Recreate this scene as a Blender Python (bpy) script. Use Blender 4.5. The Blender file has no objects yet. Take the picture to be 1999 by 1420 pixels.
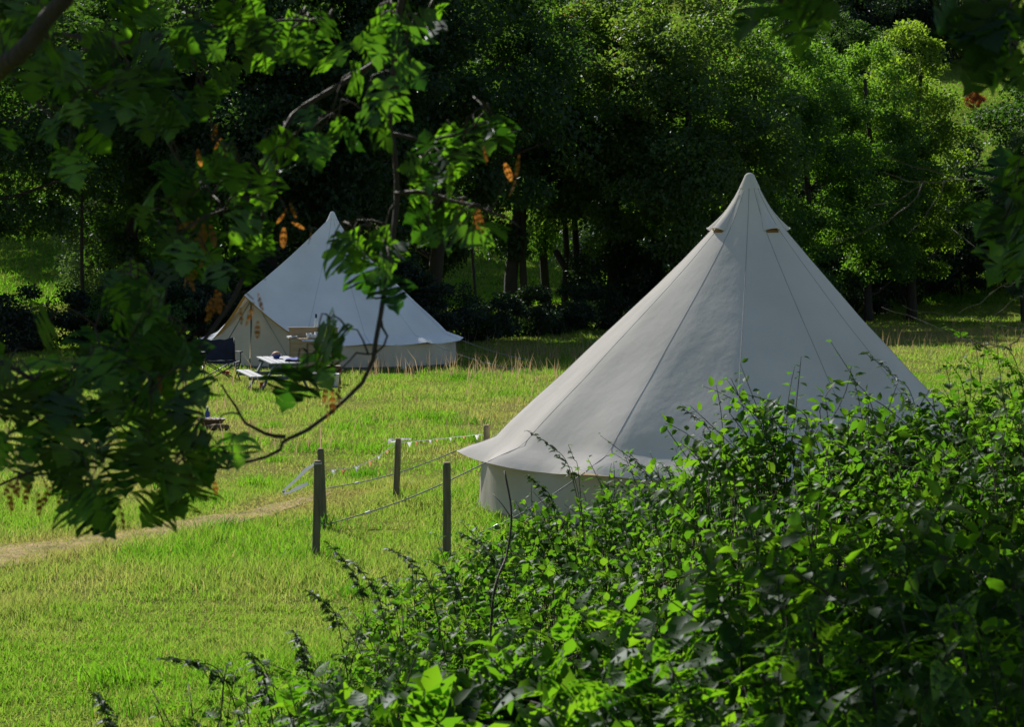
import bpy, math, random
import numpy as np
from mathutils import Vector, Matrix

RNG = np.random.default_rng(11)
random.seed(5)
scene = bpy.context.scene
COL = scene.collection
R_ = math.radians

# ------------------------------------------------------------------ camera, sky, sun, exposure
F = 5000.0            # focal length in photo pixels (photo 1999 x 1420)
ZC = 2.4              # eye height above the camping field
PITCH = math.atan(234.0 / F)
cam_d = bpy.data.cameras.new('camera')
cam = bpy.data.objects.new('camera', cam_d); COL.objects.link(cam)
cam.location = (0, 0, ZC)
cam.rotation_euler = (math.pi / 2 - PITCH, 0, 0)
cam_d.sensor_width = 36.0
cam_d.lens = 36.0 * F / 1999.0
cam_d.clip_end = 2000
cam_d.dof.use_dof = True
cam_d.dof.focus_distance = 26.0
cam_d.dof.aperture_fstop = 15.0
scene.camera = cam

SUN_EL, SUN_AZ = R_(37), R_(26)      # azimuth: degrees to the left of the view direction, in front of the camera
SUN = Vector((-math.sin(SUN_AZ) * math.cos(SUN_EL), math.cos(SUN_AZ) * math.cos(SUN_EL), math.sin(SUN_EL)))
world = bpy.data.worlds.new('World'); scene.world = world; world.use_nodes = True
wn = world.node_tree
sky = wn.nodes.new('ShaderNodeTexSky'); sky.sky_type = 'NISHITA'; sky.sun_disc = False
sky.sun_elevation = SUN_EL; sky.sun_rotation = -SUN_AZ
sky.dust_density = 0.6
bg = wn.nodes['Background']; bg.inputs['Strength'].default_value = 0.060
wn.links.new(sky.outputs[0], bg.inputs['Color'])
sl = bpy.data.lights.new('sun', 'SUN'); sl.energy = 5.0; sl.angle = R_(0.53); sl.color = (1.0, 0.955, 0.87)
so = bpy.data.objects.new('sun', sl); COL.objects.link(so)
so.rotation_euler = SUN.to_track_quat('Z', 'Y').to_euler()
scene.view_settings.view_transform = 'Standard'
scene.view_settings.look = 'None'
scene.view_settings.exposure = 0.70
scene.view_settings.gamma = 1.0
scene.render.engine = 'CYCLES'
cy = scene.cycles
cy.max_bounces = 6; cy.diffuse_bounces = 3; cy.glossy_bounces = 2; cy.transmission_bounces = 3; cy.transparent_max_bounces = 4
cy.sample_clamp_indirect = 4.0
cy.use_denoising = True

# ------------------------------------------------------------------ helpers
CP, SP = math.cos(PITCH), math.sin(PITCH)
def W(px, py, d):
    """world point that the photo pixel looks at, at world depth y = d"""
    a = (px - 999.5) / F; b = -(py - 710) / F
    v = np.array([a, CP + b * SP, -SP + b * CP])
    v = v * (d / v[1])
    return np.array([v[0], v[1], v[2] + ZC])
def to_px(P):
    P = np.atleast_2d(P); x, y, z = P[:, 0], P[:, 1], P[:, 2] - ZC
    dep = y * CP - z * SP; up = y * SP + z * CP
    dep = np.maximum(dep, 1e-3)
    return np.stack([999.5 + F * x / dep, 710 - F * up / dep, dep], 1)

def sstep(t):
    t = np.clip(t, 0, 1); return t * t * (3 - 2 * t)
_perm = np.random.default_rng(3).random((256, 256))
def vnoise(x, y):
    x = np.asarray(x, float); y = np.asarray(y, float)
    xi = np.floor(x).astype(int); yi = np.floor(y).astype(int)
    u = sstep(x - xi); v = sstep(y - yi)
    g = lambda a, b: _perm[a & 255, b & 255]
    return (g(xi, yi) * (1 - u) * (1 - v) + g(xi + 1, yi) * u * (1 - v) + g(xi, yi + 1) * (1 - u) * v + g(xi + 1, yi + 1) * u * v)
def fbm(x, y, n=3):
    s = 0; a = .5; t = 0
    for i in range(n):
        s = s + a * vnoise(np.asarray(x) * 2 ** i + 17 * i, np.asarray(y) * 2 ** i - 9 * i); t += a; a *= .5
    return s / t

def GZ(x, y):
    x = np.asarray(x, float); y = np.asarray(y, float)
    z = 0.75 * sstep((11.0 - y) / 7.5)
    h = np.maximum(y - 78, 0)
    z = z + 0.17 * (np.sqrt(h * h + 36) - 6)
    z = z + (fbm(x * .25 + 40, y * .25 + 40, 2) - .5) * 0.10 * sstep((y - 9) / 5)
    z = z + (fbm(x * .04, y * .03, 2) - .5) * 3.0 * sstep((y - 90) / 60)
    return z

def np_mesh(name, V, Fc, mat=None, tint=None, smooth=False):
    V = np.asarray(V, np.float32); Fc = np.asarray(Fc, np.int32)
    k = Fc.shape[1]; n = len(Fc)
    me = bpy.data.meshes.new(name)
    me.vertices.add(len(V)); me.vertices.foreach_set('co', V.ravel())
    me.loops.add(n * k); me.loops.foreach_set('vertex_index', Fc.ravel())
    me.polygons.add(n)
    me.polygons.foreach_set('loop_start', np.arange(n, dtype=np.int32) * k)
    me.polygons.foreach_set('loop_total', np.full(n, k, np.int32))
    if smooth: me.polygons.foreach_set('use_smooth', np.ones(n, bool))
    me.update(calc_edges=True)
    if tint is not None:
        a = me.attributes.new('tint', 'FLOAT', 'POINT'); a.data.foreach_set('value', np.asarray(tint, np.float32))
    if mat: me.materials.append(mat)
    return me

class MB:
    """collects shapes into one mesh"""
    def __init__(s): s.v = []; s.f = []
    def add(s, V, Fc):
        o = len(s.v); s.v += [tuple(map(float, p)) for p in V]; s.f += [tuple(o + int(i) for i in q) for q in Fc]; return s
    def tube(s, pts, rad, n=6, cap=True):
        P = [Vector(p) for p in pts]
        if not hasattr(rad, '__len__'): rad = [rad] * len(P)
        up = Vector((0, 0, 1)); V = []; prev = None
        for i, p in enumerate(P):
            t = (P[min(i + 1, len(P) - 1)] - P[max(i - 1, 0)])
            t = t.normalized() if t.length > 1e-9 else Vector((0, 0, 1))
            if prev is None:
                a = t.cross(up)
                if a.length < 1e-3: a = t.cross(Vector((1, 0, 0)))
            else:
                a = prev - t * prev.dot(t)
                if a.length < 1e-4: a = t.cross(up) + Vector((1e-3, 0, 0))
            a.normalize(); b = t.cross(a); prev = a
            for k in range(n):
                q = 2 * math.pi * k / n
                V.append(p + (a * math.cos(q) + b * math.sin(q)) * rad[i])
        Fc = []
        for i in range(len(P) - 1):
            for k in range(n):
                k2 = (k + 1) % n
                Fc.append((i * n + k, i * n + k2, (i + 1) * n + k2, (i + 1) * n + k))
        if cap:
            Fc.append(tuple(range(n))[::-1]); Fc.append(tuple((len(P) - 1) * n + k for k in range(n)))
        return s.add(V, Fc)
    def box(s, c, size, rot=None, bev=0.0):
        hx, hy, hz = [q / 2 for q in size]
        b = min(bev, hx * .9, hy * .9, hz * .9)
        M = rot if rot is not None else Matrix.Identity(3)
        c = Vector(c)
        if b <= 0:
            V = [M @ Vector((sx * hx, sy * hy, sz * hz)) + c for sz in (-1, 1) for sy in (-1, 1) for sx in (-1, 1)]
            Fc = [(0, 2, 3, 1), (4, 5, 7, 6), (0, 1, 5, 4), (2, 6, 7, 3), (0, 4, 6, 2), (1, 3, 7, 5)]
            return s.add(V, Fc)
        # chamfered box: ring stack
        V = []; rings = [(-hz, hx - b, hy - b), (-hz + b, hx, hy), (hz - b, hx, hy), (hz, hx - b, hy - b)]
        for z, x, y in rings:
            cb = b if x == hx else b * .5
            for (px, py) in ((x - cb, -y), (x, -y + cb), (x, y - cb), (x - cb, y), (-x + cb, y), (-x, y - cb), (-x, -y + cb), (-x + cb, -y)):
                V.append(M @ Vector((px, py, z)) + c)
        Fc = [tuple(range(8))[::-1], tuple(24 + k for k in range(8))]
        for i in range(3):
            for k in range(8):
                Fc.append((i * 8 + k, i * 8 + (k + 1) % 8, i * 8 + 8 + (k + 1) % 8, i * 8 + 8 + k))
        return s.add(V, Fc)
    def lathe(s, c, prof, n=14):
        V = []; c = Vector(c)
        for r, z in prof:
            for k in range(n):
                q = 2 * math.pi * k / n; V.append(c + Vector((r * math.cos(q), r * math.sin(q), z)))
        Fc = []
        for i in range(len(prof) - 1):
            for k in range(n): Fc.append((i * n + k, i * n + (k + 1) % n, (i + 1) * n + (k + 1) % n, (i + 1) * n + k))
        Fc.append(tuple(range(n))[::-1]); Fc.append(tuple((len(prof) - 1) * n + k for k in range(n)))
        return s.add(V, Fc)
    def mesh(s, name, mat, smooth=False):
        me = bpy.data.meshes.new(name); me.from_pydata(s.v, [], s.f); me.materials.append(mat)
        if smooth: me.polygons.foreach_set('use_smooth', np.ones(len(me.polygons), bool))
        me.update(); return me
    def obj(s, name, mat, parent=None, smooth=False): return link(name, s.mesh(name, mat, smooth), parent)

def link(name, data, parent=None, M=None):
    o = bpy.data.objects.new(name, data); COL.objects.link(o)
    if parent is not None: o.parent = parent
    if M is not None: o.matrix_local = M
    return o
def tag(o, label=None, cat=None, group=None, kind=None):
    if label: o['label'] = label
    if cat: o['category'] = cat
    if group: o['group'] = group
    if kind: o['kind'] = kind
    return o
def thing(name, label, cat, loc=(0, 0, 0), rz=0, group=None):
    o = link(name, None); o.empty_display_size = .2
    o.location = loc; o.rotation_euler = (0, 0, rz)
    return tag(o, label, cat, group)
def copy_tree(o, parent=None):
    c = o.copy(); COL.objects.link(c); c.parent = parent
    for ch in list(o.children): copy_tree(ch, c)
    return c

# ------------------------------------------------------------------ materials
def nmat(name):
    m = bpy.data.materials.new(name); m.use_nodes = True
    nt = m.node_tree; nt.nodes.clear()
    return m, nt, nt.nodes.new, nt.links.new
def c4(c): return (c[0], c[1], c[2], 1)
def leaf_mat(name, ca, cb, ta, tb, trans=.45, gloss=.10, rough=.38, use_obj=False, third=None, noise=True, cap=.032):
    """thin leaf: diffuse + translucent + a waxy sheen; colour runs from a to b by the tint attribute or per object"""
    m, nt, N, L = nmat(name)
    out = N('ShaderNodeOutputMaterial')
    at = N('ShaderNodeAttribute'); at.attribute_name = 'tint'
    oi = N('ShaderNodeObjectInfo')
    fac = N('ShaderNodeMath'); fac.operation = 'MULTIPLY_ADD'
    if use_obj: L(oi.outputs['Random'], fac.inputs[0]); fac.inputs[1].default_value = 1; fac.inputs[2].default_value = 0
    else:
        L(oi.outputs['Random'], fac.inputs[0]); fac.inputs[1].default_value = .16; L(at.outputs['Fac'], fac.inputs[2])
    f = fac.outputs[0]
    if noise:
        tc = N('ShaderNodeTexCoord'); nz = N('ShaderNodeTexNoise'); nz.inputs['Scale'].default_value = 22 if use_obj else 2.2; nz.inputs['Detail'].default_value = 3
        L(tc.outputs['Object'], nz.inputs['Vector'])
        a2 = N('ShaderNodeMath'); a2.operation = 'MULTIPLY_ADD'; L(nz.outputs['Fac'], a2.inputs[0]); a2.inputs[1].default_value = .5
        s2 = N('ShaderNodeMath'); s2.operation = 'SUBTRACT'; L(f, s2.inputs[0]); s2.inputs[1].default_value = .25
        L(s2.outputs[0], a2.inputs[2]); f = a2.outputs[0]
    def ramp(a, b):
        r = N('ShaderNodeValToRGB'); e = r.color_ramp.elements
        e[0].position = 0.1; e[0].color = c4(a); e[1].position = .85 if third else 1; e[1].color = c4(b)
        if third:
            q = r.color_ramp.elements.new(.97); q.color = c4(third)
        L(f, r.inputs['Fac']); return r.outputs['Color']
    d = N('ShaderNodeBsdfDiffuse'); L(ramp(ca, cb), d.inputs['Color'])
    t = N('ShaderNodeBsdfTranslucent'); L(ramp(ta, tb), t.inputs['Color'])
    mx = N('ShaderNodeMixShader'); mx.inputs[0].default_value = trans; L(d.outputs[0], mx.inputs[1]); L(t.outputs[0], mx.inputs[2])
    g = N('ShaderNodeBsdfGlossy'); g.inputs['Roughness'].default_value = rough; g.inputs['Color'].default_value = (.9, .95, 1, 1)
    lw = N('ShaderNodeFresnel'); lw.inputs['IOR'].default_value = 1.42
    ms = N('ShaderNodeMath'); ms.operation = 'MULTIPLY'; L(lw.outputs[0], ms.inputs[0]); ms.inputs[1].default_value = gloss * 6
    mc = N('ShaderNodeMath'); mc.operation = 'MINIMUM'; L(ms.outputs[0], mc.inputs[0]); mc.inputs[1].default_value = cap
    m2 = N('ShaderNodeMixShader'); L(mc.outputs[0], m2.inputs[0]); L(mx.outputs[0], m2.inputs[1]); L(g.outputs[0], m2.inputs[2])
    L(m2.outputs[0], out.inputs['Surface'])
    return m
def solid(name, col, rough=.6, col2=None, scale=8, bump=0, bscale=40, metallic=0, stretch=(1, 1, 1), spec=.5):
    m, nt, N, L = nmat(name)
    out = N('ShaderNodeOutputMaterial'); p = N('ShaderNodeBsdfPrincipled'); L(p.outputs[0], out.inputs['Surface'])
    p.inputs['Roughness'].default_value = rough; p.inputs['Metallic'].default_value = metallic
    p.inputs['Specular IOR Level'].default_value = spec
    tc = N('ShaderNodeTexCoord'); mp = N('ShaderNodeMapping'); L(tc.outputs['Object'], mp.inputs['Vector']); mp.inputs['Scale'].default_value = stretch
    if col2 is None: col2 = tuple(q * .75 for q in col)
    nz = N('ShaderNodeTexNoise'); nz.inputs['Scale'].default_value = scale; nz.inputs['Detail'].default_value = 5; L(mp.outputs[0], nz.inputs['Vector'])
    r = N('ShaderNodeValToRGB'); r.color_ramp.elements[0].position = .35; r.color_ramp.elements[1].position = .68
    r.color_ramp.elements[0].color = c4(col2); r.color_ramp.elements[1].color = c4(col); L(nz.outputs['Fac'], r.inputs['Fac'])
    L(r.outputs['Color'], p.inputs['Base Color'])
    if bump:
        n2 = N('ShaderNodeTexNoise'); n2.inputs['Scale'].default_value = bscale; n2.inputs['Detail'].default_value = 4; L(mp.outputs[0], n2.inputs['Vector'])
        b = N('ShaderNodeBump'); b.inputs['Strength'].default_value = bump; b.inputs['Distance'].default_value = .02
        L(n2.outputs['Fac'], b.inputs['Height']); L(b.outputs[0], p.inputs['Normal'])
    return m
def canvas_mat(name, col, tcol, trans=.22):
    m, nt, N, L = nmat(name)
    out = N('ShaderNodeOutputMaterial')
    tc = N('ShaderNodeTexCoord')
    nz = N('ShaderNodeTexNoise'); nz.inputs['Scale'].default_value = 1.3; nz.inputs['Detail'].default_value = 6; L(tc.outputs['Object'], nz.inputs['Vector'])
    r = N('ShaderNodeValToRGB'); r.color_ramp.elements[0].position = .3; r.color_ramp.elements[1].position = .7
    r.color_ramp.elements[0].color = c4([q * .86 for q in col]); r.color_ramp.elements[1].color = c4(col); L(nz.outputs['Fac'], r.inputs['Fac'])
    mp = N('ShaderNodeMapping'); mp.inputs['Scale'].default_value = (5, 5, 1.6); L(tc.outputs['Object'], mp.inputs['Vector'])
    n2 = N('ShaderNodeTexNoise'); n2.inputs['Scale'].default_value = 1.0; n2.inputs['Detail'].default_value = 3; L(mp.outputs[0], n2.inputs['Vector'])
    n3 = N('ShaderNodeTexNoise'); n3.inputs['Scale'].default_value = 260; L(tc.outputs['Object'], n3.inputs['Vector'])
    ad = N('ShaderNodeMath'); ad.operation = 'MULTIPLY_ADD'; L(n3.outputs['Fac'], ad.inputs[0]); ad.inputs[1].default_value = .02; L(n2.outputs['Fac'], ad.inputs[2])
    b = N('ShaderNodeBump'); b.inputs['Strength'].default_value = .20; b.inputs['Distance'].default_value = .05; L(ad.outputs[0], b.inputs['Height'])
    d = N('ShaderNodeBsdfDiffuse'); L(r.outputs['Color'], d.inputs['Color']); d.inputs['Roughness'].default_value = .6; L(b.outputs[0], d.inputs['Normal'])
    t = N('ShaderNodeBsdfTranslucent'); t.inputs['Color'].default_value = c4(tcol)
    mx = N('ShaderNodeMixShader'); mx.inputs[0].default_value = trans; L(d.outputs[0], mx.inputs[1]); L(t.outputs[0], mx.inputs[2])
    L(mx.outputs[0], out.inputs['Surface'])
    return m

M = {}
M['canvas'] = canvas_mat('canvas', (.745, .70, .645), (.62, .50, .33), .045)
M['canvas_far'] = canvas_mat('pale_canvas', (.84, .85, .88), (.66, .58, .48), .06)
M['canvas_wall'] = canvas_mat('wall_canvas', (.74, .69, .60), (.68, .56, .40), .26)
M['seam'] = solid('seam_thread', (.36, .35, .33), .9)
M['lit_fringe'] = solid('backlit_fringe', (.55, .30, .08), .8)  # orange tone paints the backlit fringe under the porch edge
M['vent_glow_patch'] = solid('vent_glow_patch', (.30, .17, .05), .9)  # orange-brown tone paints the warm glow inside the vent opening
M['sheet'] = solid('groundsheet', (.09, .095, .10), .7)
M['rope'] = solid('rope', (.34, .33, .33), .9, (.2, .2, .21), 60)
M['runner'] = solid('runner', (.8, .8, .8), .4)
M['steel'] = solid('steel', (.4, .4, .41), .4, metallic=1)
M['post'] = solid('post_wood', (.19, .17, .095), .85, (.105, .10, .05), 6, .5, 30, stretch=(6, 6, .6))
M['post_end'] = solid('post_end_grain', (.30, .19, .12), .85, (.2, .13, .08), 40)
M['bark'] = solid('bark', (.036, .029, .022), .9, (.02, .017, .013), 9, .8, 25, stretch=(2, 2, .5))
M['twig'] = solid('twig_bark', (.05, .034, .026), .75, (.028, .02, .016), 30, .3, 60)
M['deadtwig'] = solid('dead_twig', (.13, .115, .10), .8, (.08, .07, .06), 40)
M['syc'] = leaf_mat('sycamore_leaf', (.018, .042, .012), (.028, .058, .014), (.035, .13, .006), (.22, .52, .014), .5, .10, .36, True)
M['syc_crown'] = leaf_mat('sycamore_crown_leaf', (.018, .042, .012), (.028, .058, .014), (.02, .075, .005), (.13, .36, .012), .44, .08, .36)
M['key'] = leaf_mat('sycamore_key', (.16, .075, .022), (.24, .12, .03), (.45, .17, .03), (.55, .24, .04), .5, .04, .5, True)
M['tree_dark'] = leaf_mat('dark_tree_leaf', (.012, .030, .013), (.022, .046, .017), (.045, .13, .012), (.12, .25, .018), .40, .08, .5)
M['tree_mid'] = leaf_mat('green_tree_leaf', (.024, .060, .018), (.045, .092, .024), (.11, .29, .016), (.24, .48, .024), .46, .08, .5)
M['tree_yellow'] = leaf_mat('yellowish_tree_leaf', (.034, .068, .014), (.08, .115, .02), (.13, .30, .014), (.33, .52, .03), .48, .06, .5)
M['tree_grey'] = leaf_mat('greyish_tree_leaf', (.040, .066, .034), (.062, .09, .046), (.09, .18, .03), (.16, .28, .04), .38, .13, .45)
M['tree_brown'] = leaf_mat('rusty_tree_leaf', (.028, .060, .020), (.055, .085, .026), (.11, .26, .018), (.25, .40, .03), .45, .10, .48, third=(.20, .10, .035))
M['red_leaf'] = leaf_mat('red_leaf', (.16, .05, .02), (.25, .07, .02), (.4, .1, .02), (.5, .15, .03), .45, .08)
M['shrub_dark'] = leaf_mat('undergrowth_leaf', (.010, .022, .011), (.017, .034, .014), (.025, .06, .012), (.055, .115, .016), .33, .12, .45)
M['bram'] = leaf_mat('bramble_leaf', (.026, .058, .012), (.046, .082, .016), (.10, .29, .010), (.21, .42, .016), .47, .10, .42, True, cap=.010)
M['bram_s'] = leaf_mat('bramble_foliage', (.026, .058, .012), (.046, .082, .016), (.10, .29, .010), (.21, .42, .016), .47, .10, .42, cap=.010)
M['broad'] = leaf_mat('broad_leaf', (.022, .05, .012), (.036, .07, .015), (.12, .34, .009), (.24, .50, .012), .49, .10, .5, True, cap=.016)
M['broad_s'] = leaf_mat('broad_foliage', (.022, .05, .012), (.036, .07, .015), (.12, .34, .009), (.24, .50, .012), .49, .10, .5, cap=.016)
M['nettle'] = leaf_mat('nettle_leaf', (.022, .044, .018), (.036, .062, .022), (.05, .11, .016), (.09, .17, .02), .36, .08, .5, True)
M['grass'] = leaf_mat('grass_blade', (.070, .145, .012), (.26, .22, .09), (.165, .40, .013), (.42, .36, .11), .54, .010, .55, noise=False)
for nd in M['grass'].node_tree.nodes:          # darker fresh blades, then bright green, then straw
    if nd.type == 'VALTORGB':
        e0, e1 = nd.color_ramp.elements[0], nd.color_ramp.elements[1]; g_ = tuple(e0.color)
        e0.position = 0.0; e0.color = (g_[0] * .40, g_[1] * .55, g_[2] * .8, 1)
        q_ = nd.color_ramp.elements.new(.30); q_.color = (g_[0] * 1.12, g_[1] * 1.08, g_[2] * 1.1, 1)
M['seed'] = leaf_mat('seed_grass', (.22, .16, .085), (.32, .23, .14), (.36, .26, .12), (.42, .30, .18), .45, .03, .6, noise=False)
M['white_cloth'] = canvas_mat('white_cloth', (.78, .78, .78), (.7, .7, .7), .35)
M['orange_cloth'] = canvas_mat('orange_cloth', (.55, .28, .13), (.6, .32, .15), .4)
M['navy'] = solid('navy_fabric', (.010, .014, .035), .8, (.006, .008, .02), 12, .2, 60)
M['black'] = solid('black_tube', (.02, .02, .022), .45)
M['red'] = solid('red_plastic', (.55, .05, .03), .45)
M['blue_grey'] = solid('blue_grey_paint', (.10, .135, .16), .6, (.075, .1, .125), 8)
M['slat'] = solid('sun_sheen_slat', (.40, .41, .43), .42, (.32, .33, .36), 8, stretch=(1, 6, 1))  # pale tone partly stands for the sun's reflection on the slats
M['ply'] = solid('pale_plywood', (.36, .27, .16), .7, (.27, .2, .12), 5, .2, 30, stretch=(1, 1, 6))
M['glass_g'] = solid('green_bottle', (.02, .06, .03), .12)
M['glass_b'] = solid('dark_bottle', (.02, .02, .03), .15)
M['lime'] = solid('lime_plastic', (.45, .50, .05), .4)
M['white_p'] = solid('white_plastic', (.72, .73, .75), .4, (.62, .64, .68))
M['blue_p'] = solid('blue_plastic', (.03, .06, .30), .4)
M['brown_p'] = solid('brown_wood', (.17, .11, .065), .7)
M['tan'] = solid('tan_food', (.5, .27, .12), .7)
M['log'] = solid('log_bark', (.12, .08, .05), .9)

# ------------------------------------------------------------------ leaf templates (base at origin, +y along the midrib, normal +z)
def fan_leaf(half, tipy=1.0, droop=.18, fold=.22, curl=0):
    """outline half -> full leaf folded along the midrib; returns V, triangles"""
    n = len(half)
    V = [(0, 0, 0)]; mids = []
    ys = np.linspace(.0, tipy, 5)
    V = [(0, y, 0) for y in ys]
    Rr = [(x, y, 0) for x, y in half]; Ll = [(-x, y, 0) for x, y in half]
    V = V + Rr + Ll
    V = np.array(V, float)
    V[:, 2] += fold * np.abs(V[:, 0]) - droop * V[:, 1] ** 2 - curl * V[:, 0] ** 2
    T = []
    for side, off in ((1, 5), (-1, 5 + n)):
        j = 0
        for i in range(n):
            # advance the midrib index to stay next to the outline point
            while j < 4 and (half[i][1] > ys[j] + (ys[1] - ys[0]) * .62):
                a, b, c = j, off + i - 1 if i else j + 1, j + 1
                if i: T.append((a, b, c) if side > 0 else (c, b, a))
                j += 1
            if i < n - 1:
                T.append((j, off + i, off + i + 1) if side > 0 else (off + i + 1, off + i, j))
        while j < 4:
            T.append((j, off + n - 1, j + 1) if side > 0 else (j + 1, off + n - 1, j)); j += 1
    return V, np.array(T)
SYC = [(.03, .02), (.19, -.10), (.36, -.05), (.33, .05), (.47, .10), (.62, .30), (.72, .46), (.56, .44), (.47, .52), (.30, .45), (.37, .62), (.25, .68), (.20, .82), (.09, .87)]
OVATE = [(.10, -.04), (.27, .06), (.36, .26), (.31, .50), (.18, .76)]
HEART = [(.16, -.09), (.34, .0), (.43, .22), (.36, .50), (.20, .76)]
SERR = [(.12, .0), (.24, .12), (.22, .2), (.28, .33), (.21, .45), (.21, .58), (.11, .75)]
T_SYC = [fan_leaf(SYC, 1, d, f, c) for d, f, c in ((.12, .12, .1), (.28, .22, .2), (.05, .28, .4), (.4, .1, .35))]
T_OV = fan_leaf(OVATE, 1, .22, .30)
T_HEART = [fan_leaf(HEART, 1, d, f) for d, f in ((.20, .26), (.42, .42))]
T_SERR = fan_leaf(SERR, 1, .3, .3)
T_DIA = (np.array([(0, 0, 0), (.30, .45, .08), (0, 1, -.12), (-.30, .45, .08)]), np.array([(0, 1, 2), (0, 2, 3)]))
T_OVS = (np.array([(0, 0, 0), (.28, .22, .07), (.30, .55, .05), (0, 1, -.15), (-.30, .55, .05), (-.28, .22, .07), (0, .45, 0)]),
         np.array([(0, 1, 6), (1, 2, 6), (2, 3, 6), (3, 4, 6), (4, 5, 6), (5, 0, 6)]))

def norm(a): return a / np.maximum(np.linalg.norm(a, axis=-1, keepdims=True), 1e-9)
def frames(T, Nn):
    """rotation matrices with y = T (midrib) and z close to Nn"""
    Y = norm(T); X = norm(np.cross(Y, Nn)); Z = np.cross(X, Y)
    return np.stack([X, Y, Z], -1)
def inst(temp, P, Rm, S, tint):
    V0, F0 = temp; n = len(P); k = len(V0)
    V = np.einsum('nij,kj->nki', Rm, V0) * np.asarray(S)[:, None, None] + P[:, None, :]
    Fc = F0[None] + (np.arange(n) * k)[:, None, None]
    return V.reshape(-1, 3), Fc.reshape(-1, F0.shape[1]), np.repeat(tint, k)
def rdir(n, rng=RNG): return norm(rng.normal(size=(n, 3)))
def mat4(p, Rm, s):
    return Matrix(((Rm[0, 0] * s, Rm[0, 1] * s, Rm[0, 2] * s, p[0]), (Rm[1, 0] * s, Rm[1, 1] * s, Rm[1, 2] * s, p[1]), (Rm[2, 0] * s, Rm[2, 1] * s, Rm[2, 2] * s, p[2]), (0, 0, 0, 1)))

# ------------------------------------------------------------------ ground
PATH = np.array([(-6.5, 16.4), (-4.1, 19.2), (-3.1, 20.9), (-2.2, 22.8), (-1.7, 24.6)])   # trodden line, x,y
def path_dist(x, y):
    d = np.full(np.shape(x), 1e9)
    for (a, b) in zip(PATH[:-1], PATH[1:]):
        ab = b - a; t = np.clip(((x - a[0]) * ab[0] + (y - a[1]) * ab[1]) / (ab @ ab), 0, 1)
        d = np.minimum(d, np.hypot(x - a[0] - t * ab[0], y - a[1] - t * ab[1]))
    return d
def dryness(x, y):
    v = fbm(x * .55 + 3, y * .22 + 8, 3) * 1.05 + fbm(x * 2.1, y * 1.2 + 50, 2) * .5 - .43
    v = v + .62 * np.exp(-(path_dist(x, y) / .55) ** 2)
    v = v + .10 * np.exp(-((y - 44) / 9) ** 2)
    v = v + .30 * sstep((y - 46) / 16) * sstep((x - 1) / 5) * sstep((74 - y) / 5)
    return np.clip(v, 0, 1)
def ground_material():
    m, nt, N, L = nmat('meadow_ground')
    out = N('ShaderNodeOutputMaterial'); p = N('ShaderNodeBsdfPrincipled'); L(p.outputs[0], out.inputs['Surface'])
    p.inputs['Roughness'].default_value = 1; p.inputs['Specular IOR Level'].default_value = .0
    tc = N('ShaderNodeTexCoord')
    at = N('ShaderNodeAttribute'); at.attribute_name = 'tint'
    mp = N('ShaderNodeMapping'); mp.inputs['Scale'].default_value = (1.2, .45, 1); L(tc.outputs['Object'], mp.inputs['Vector'])
    n1 = N('ShaderNodeTexNoise'); n1.inputs['Scale'].default_value = 1.2; n1.inputs['Detail'].default_value = 9; n1.inputs['Roughness'].default_value = .7; L(mp.outputs[0], n1.inputs['Vector'])
    n2 = N('ShaderNodeTexNoise'); n2.inputs['Scale'].default_value = 24; n2.inputs['Detail'].default_value = 4; L(tc.outputs['Object'], n2.inputs['Vector'])
    r = N('ShaderNodeValToRGB'); e = r.color_ramp.elements
    e[0].position = .28; e[0].color = (.035, .075, .008, 1); e[1].position = .75; e[1].color = (.19, .25, .03, 1)
    q = e.new(.52); q.color = (.115, .18, .018, 1)
    L(n1.outputs['Fac'], r.inputs['Fac'])
    r2 = N('ShaderNodeValToRGB'); r2.color_ramp.elements[0].color = (.13, .10, .045, 1); r2.color_ramp.elements[1].color = (.36, .27, .14, 1); L(n2.outputs['Fac'], r2.inputs['Fac'])
    mx = N('ShaderNodeMixRGB'); L(at.outputs['Fac'], mx.inputs[0]); L(r.outputs[0], mx.inputs[1]); L(r2.outputs[0], mx.inputs[2])
    L(mx.outputs[0], p.inputs['Base Color'])
    b = N('ShaderNodeBump'); b.inputs['Strength'].default_value = .8; b.inputs['Distance'].default_value = .12
    ad = N('ShaderNodeMath'); L(n1.outputs['Fac'], ad.inputs[0]); L(n2.outputs['Fac'], ad.inputs[1]); L(ad.outputs[0], b.inputs['Height']); L(b.outputs[0], p.inputs['Normal'])
    return m
M['ground'] = ground_material()
def grid(xs, ys, zf):
    X, Y = np.meshgrid(xs, ys); V = np.stack([X, Y, zf(X, Y)], -1).reshape(-1, 3)
    nx = len(xs); i = np.arange(len(ys) - 1)[:, None] * nx + np.arange(nx - 1)[None]
    Fc = np.stack([i, i + 1, i + nx + 1, i + nx], -1).reshape(-1, 4)
    return V, Fc
gx = np.concatenate([np.linspace(-260, -32, 30), np.linspace(-30, -8.5, 40), np.linspace(-8, 8, 90), np.linspace(8.5, 30, 40), np.linspace(32, 260, 30)])
gy = np.concatenate([np.linspace(-30, 2, 10), np.linspace(2.5, 40, 130), np.linspace(40.6, 80, 80), np.linspace(81, 460, 120)])
V, Fc = grid(gx, gy, GZ)
dry = dryness(V[:, 0], V[:, 1]) * .8 * (V[:, 1] < 82)
dry += .25 * fbm(V[:, 0] * .12, V[:, 1] * .1, 3) * (V[:, 1] >= 82)
tag(link('field', np_mesh('field', V, Fc, M['ground'], dry, True)), kind='structure')
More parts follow.
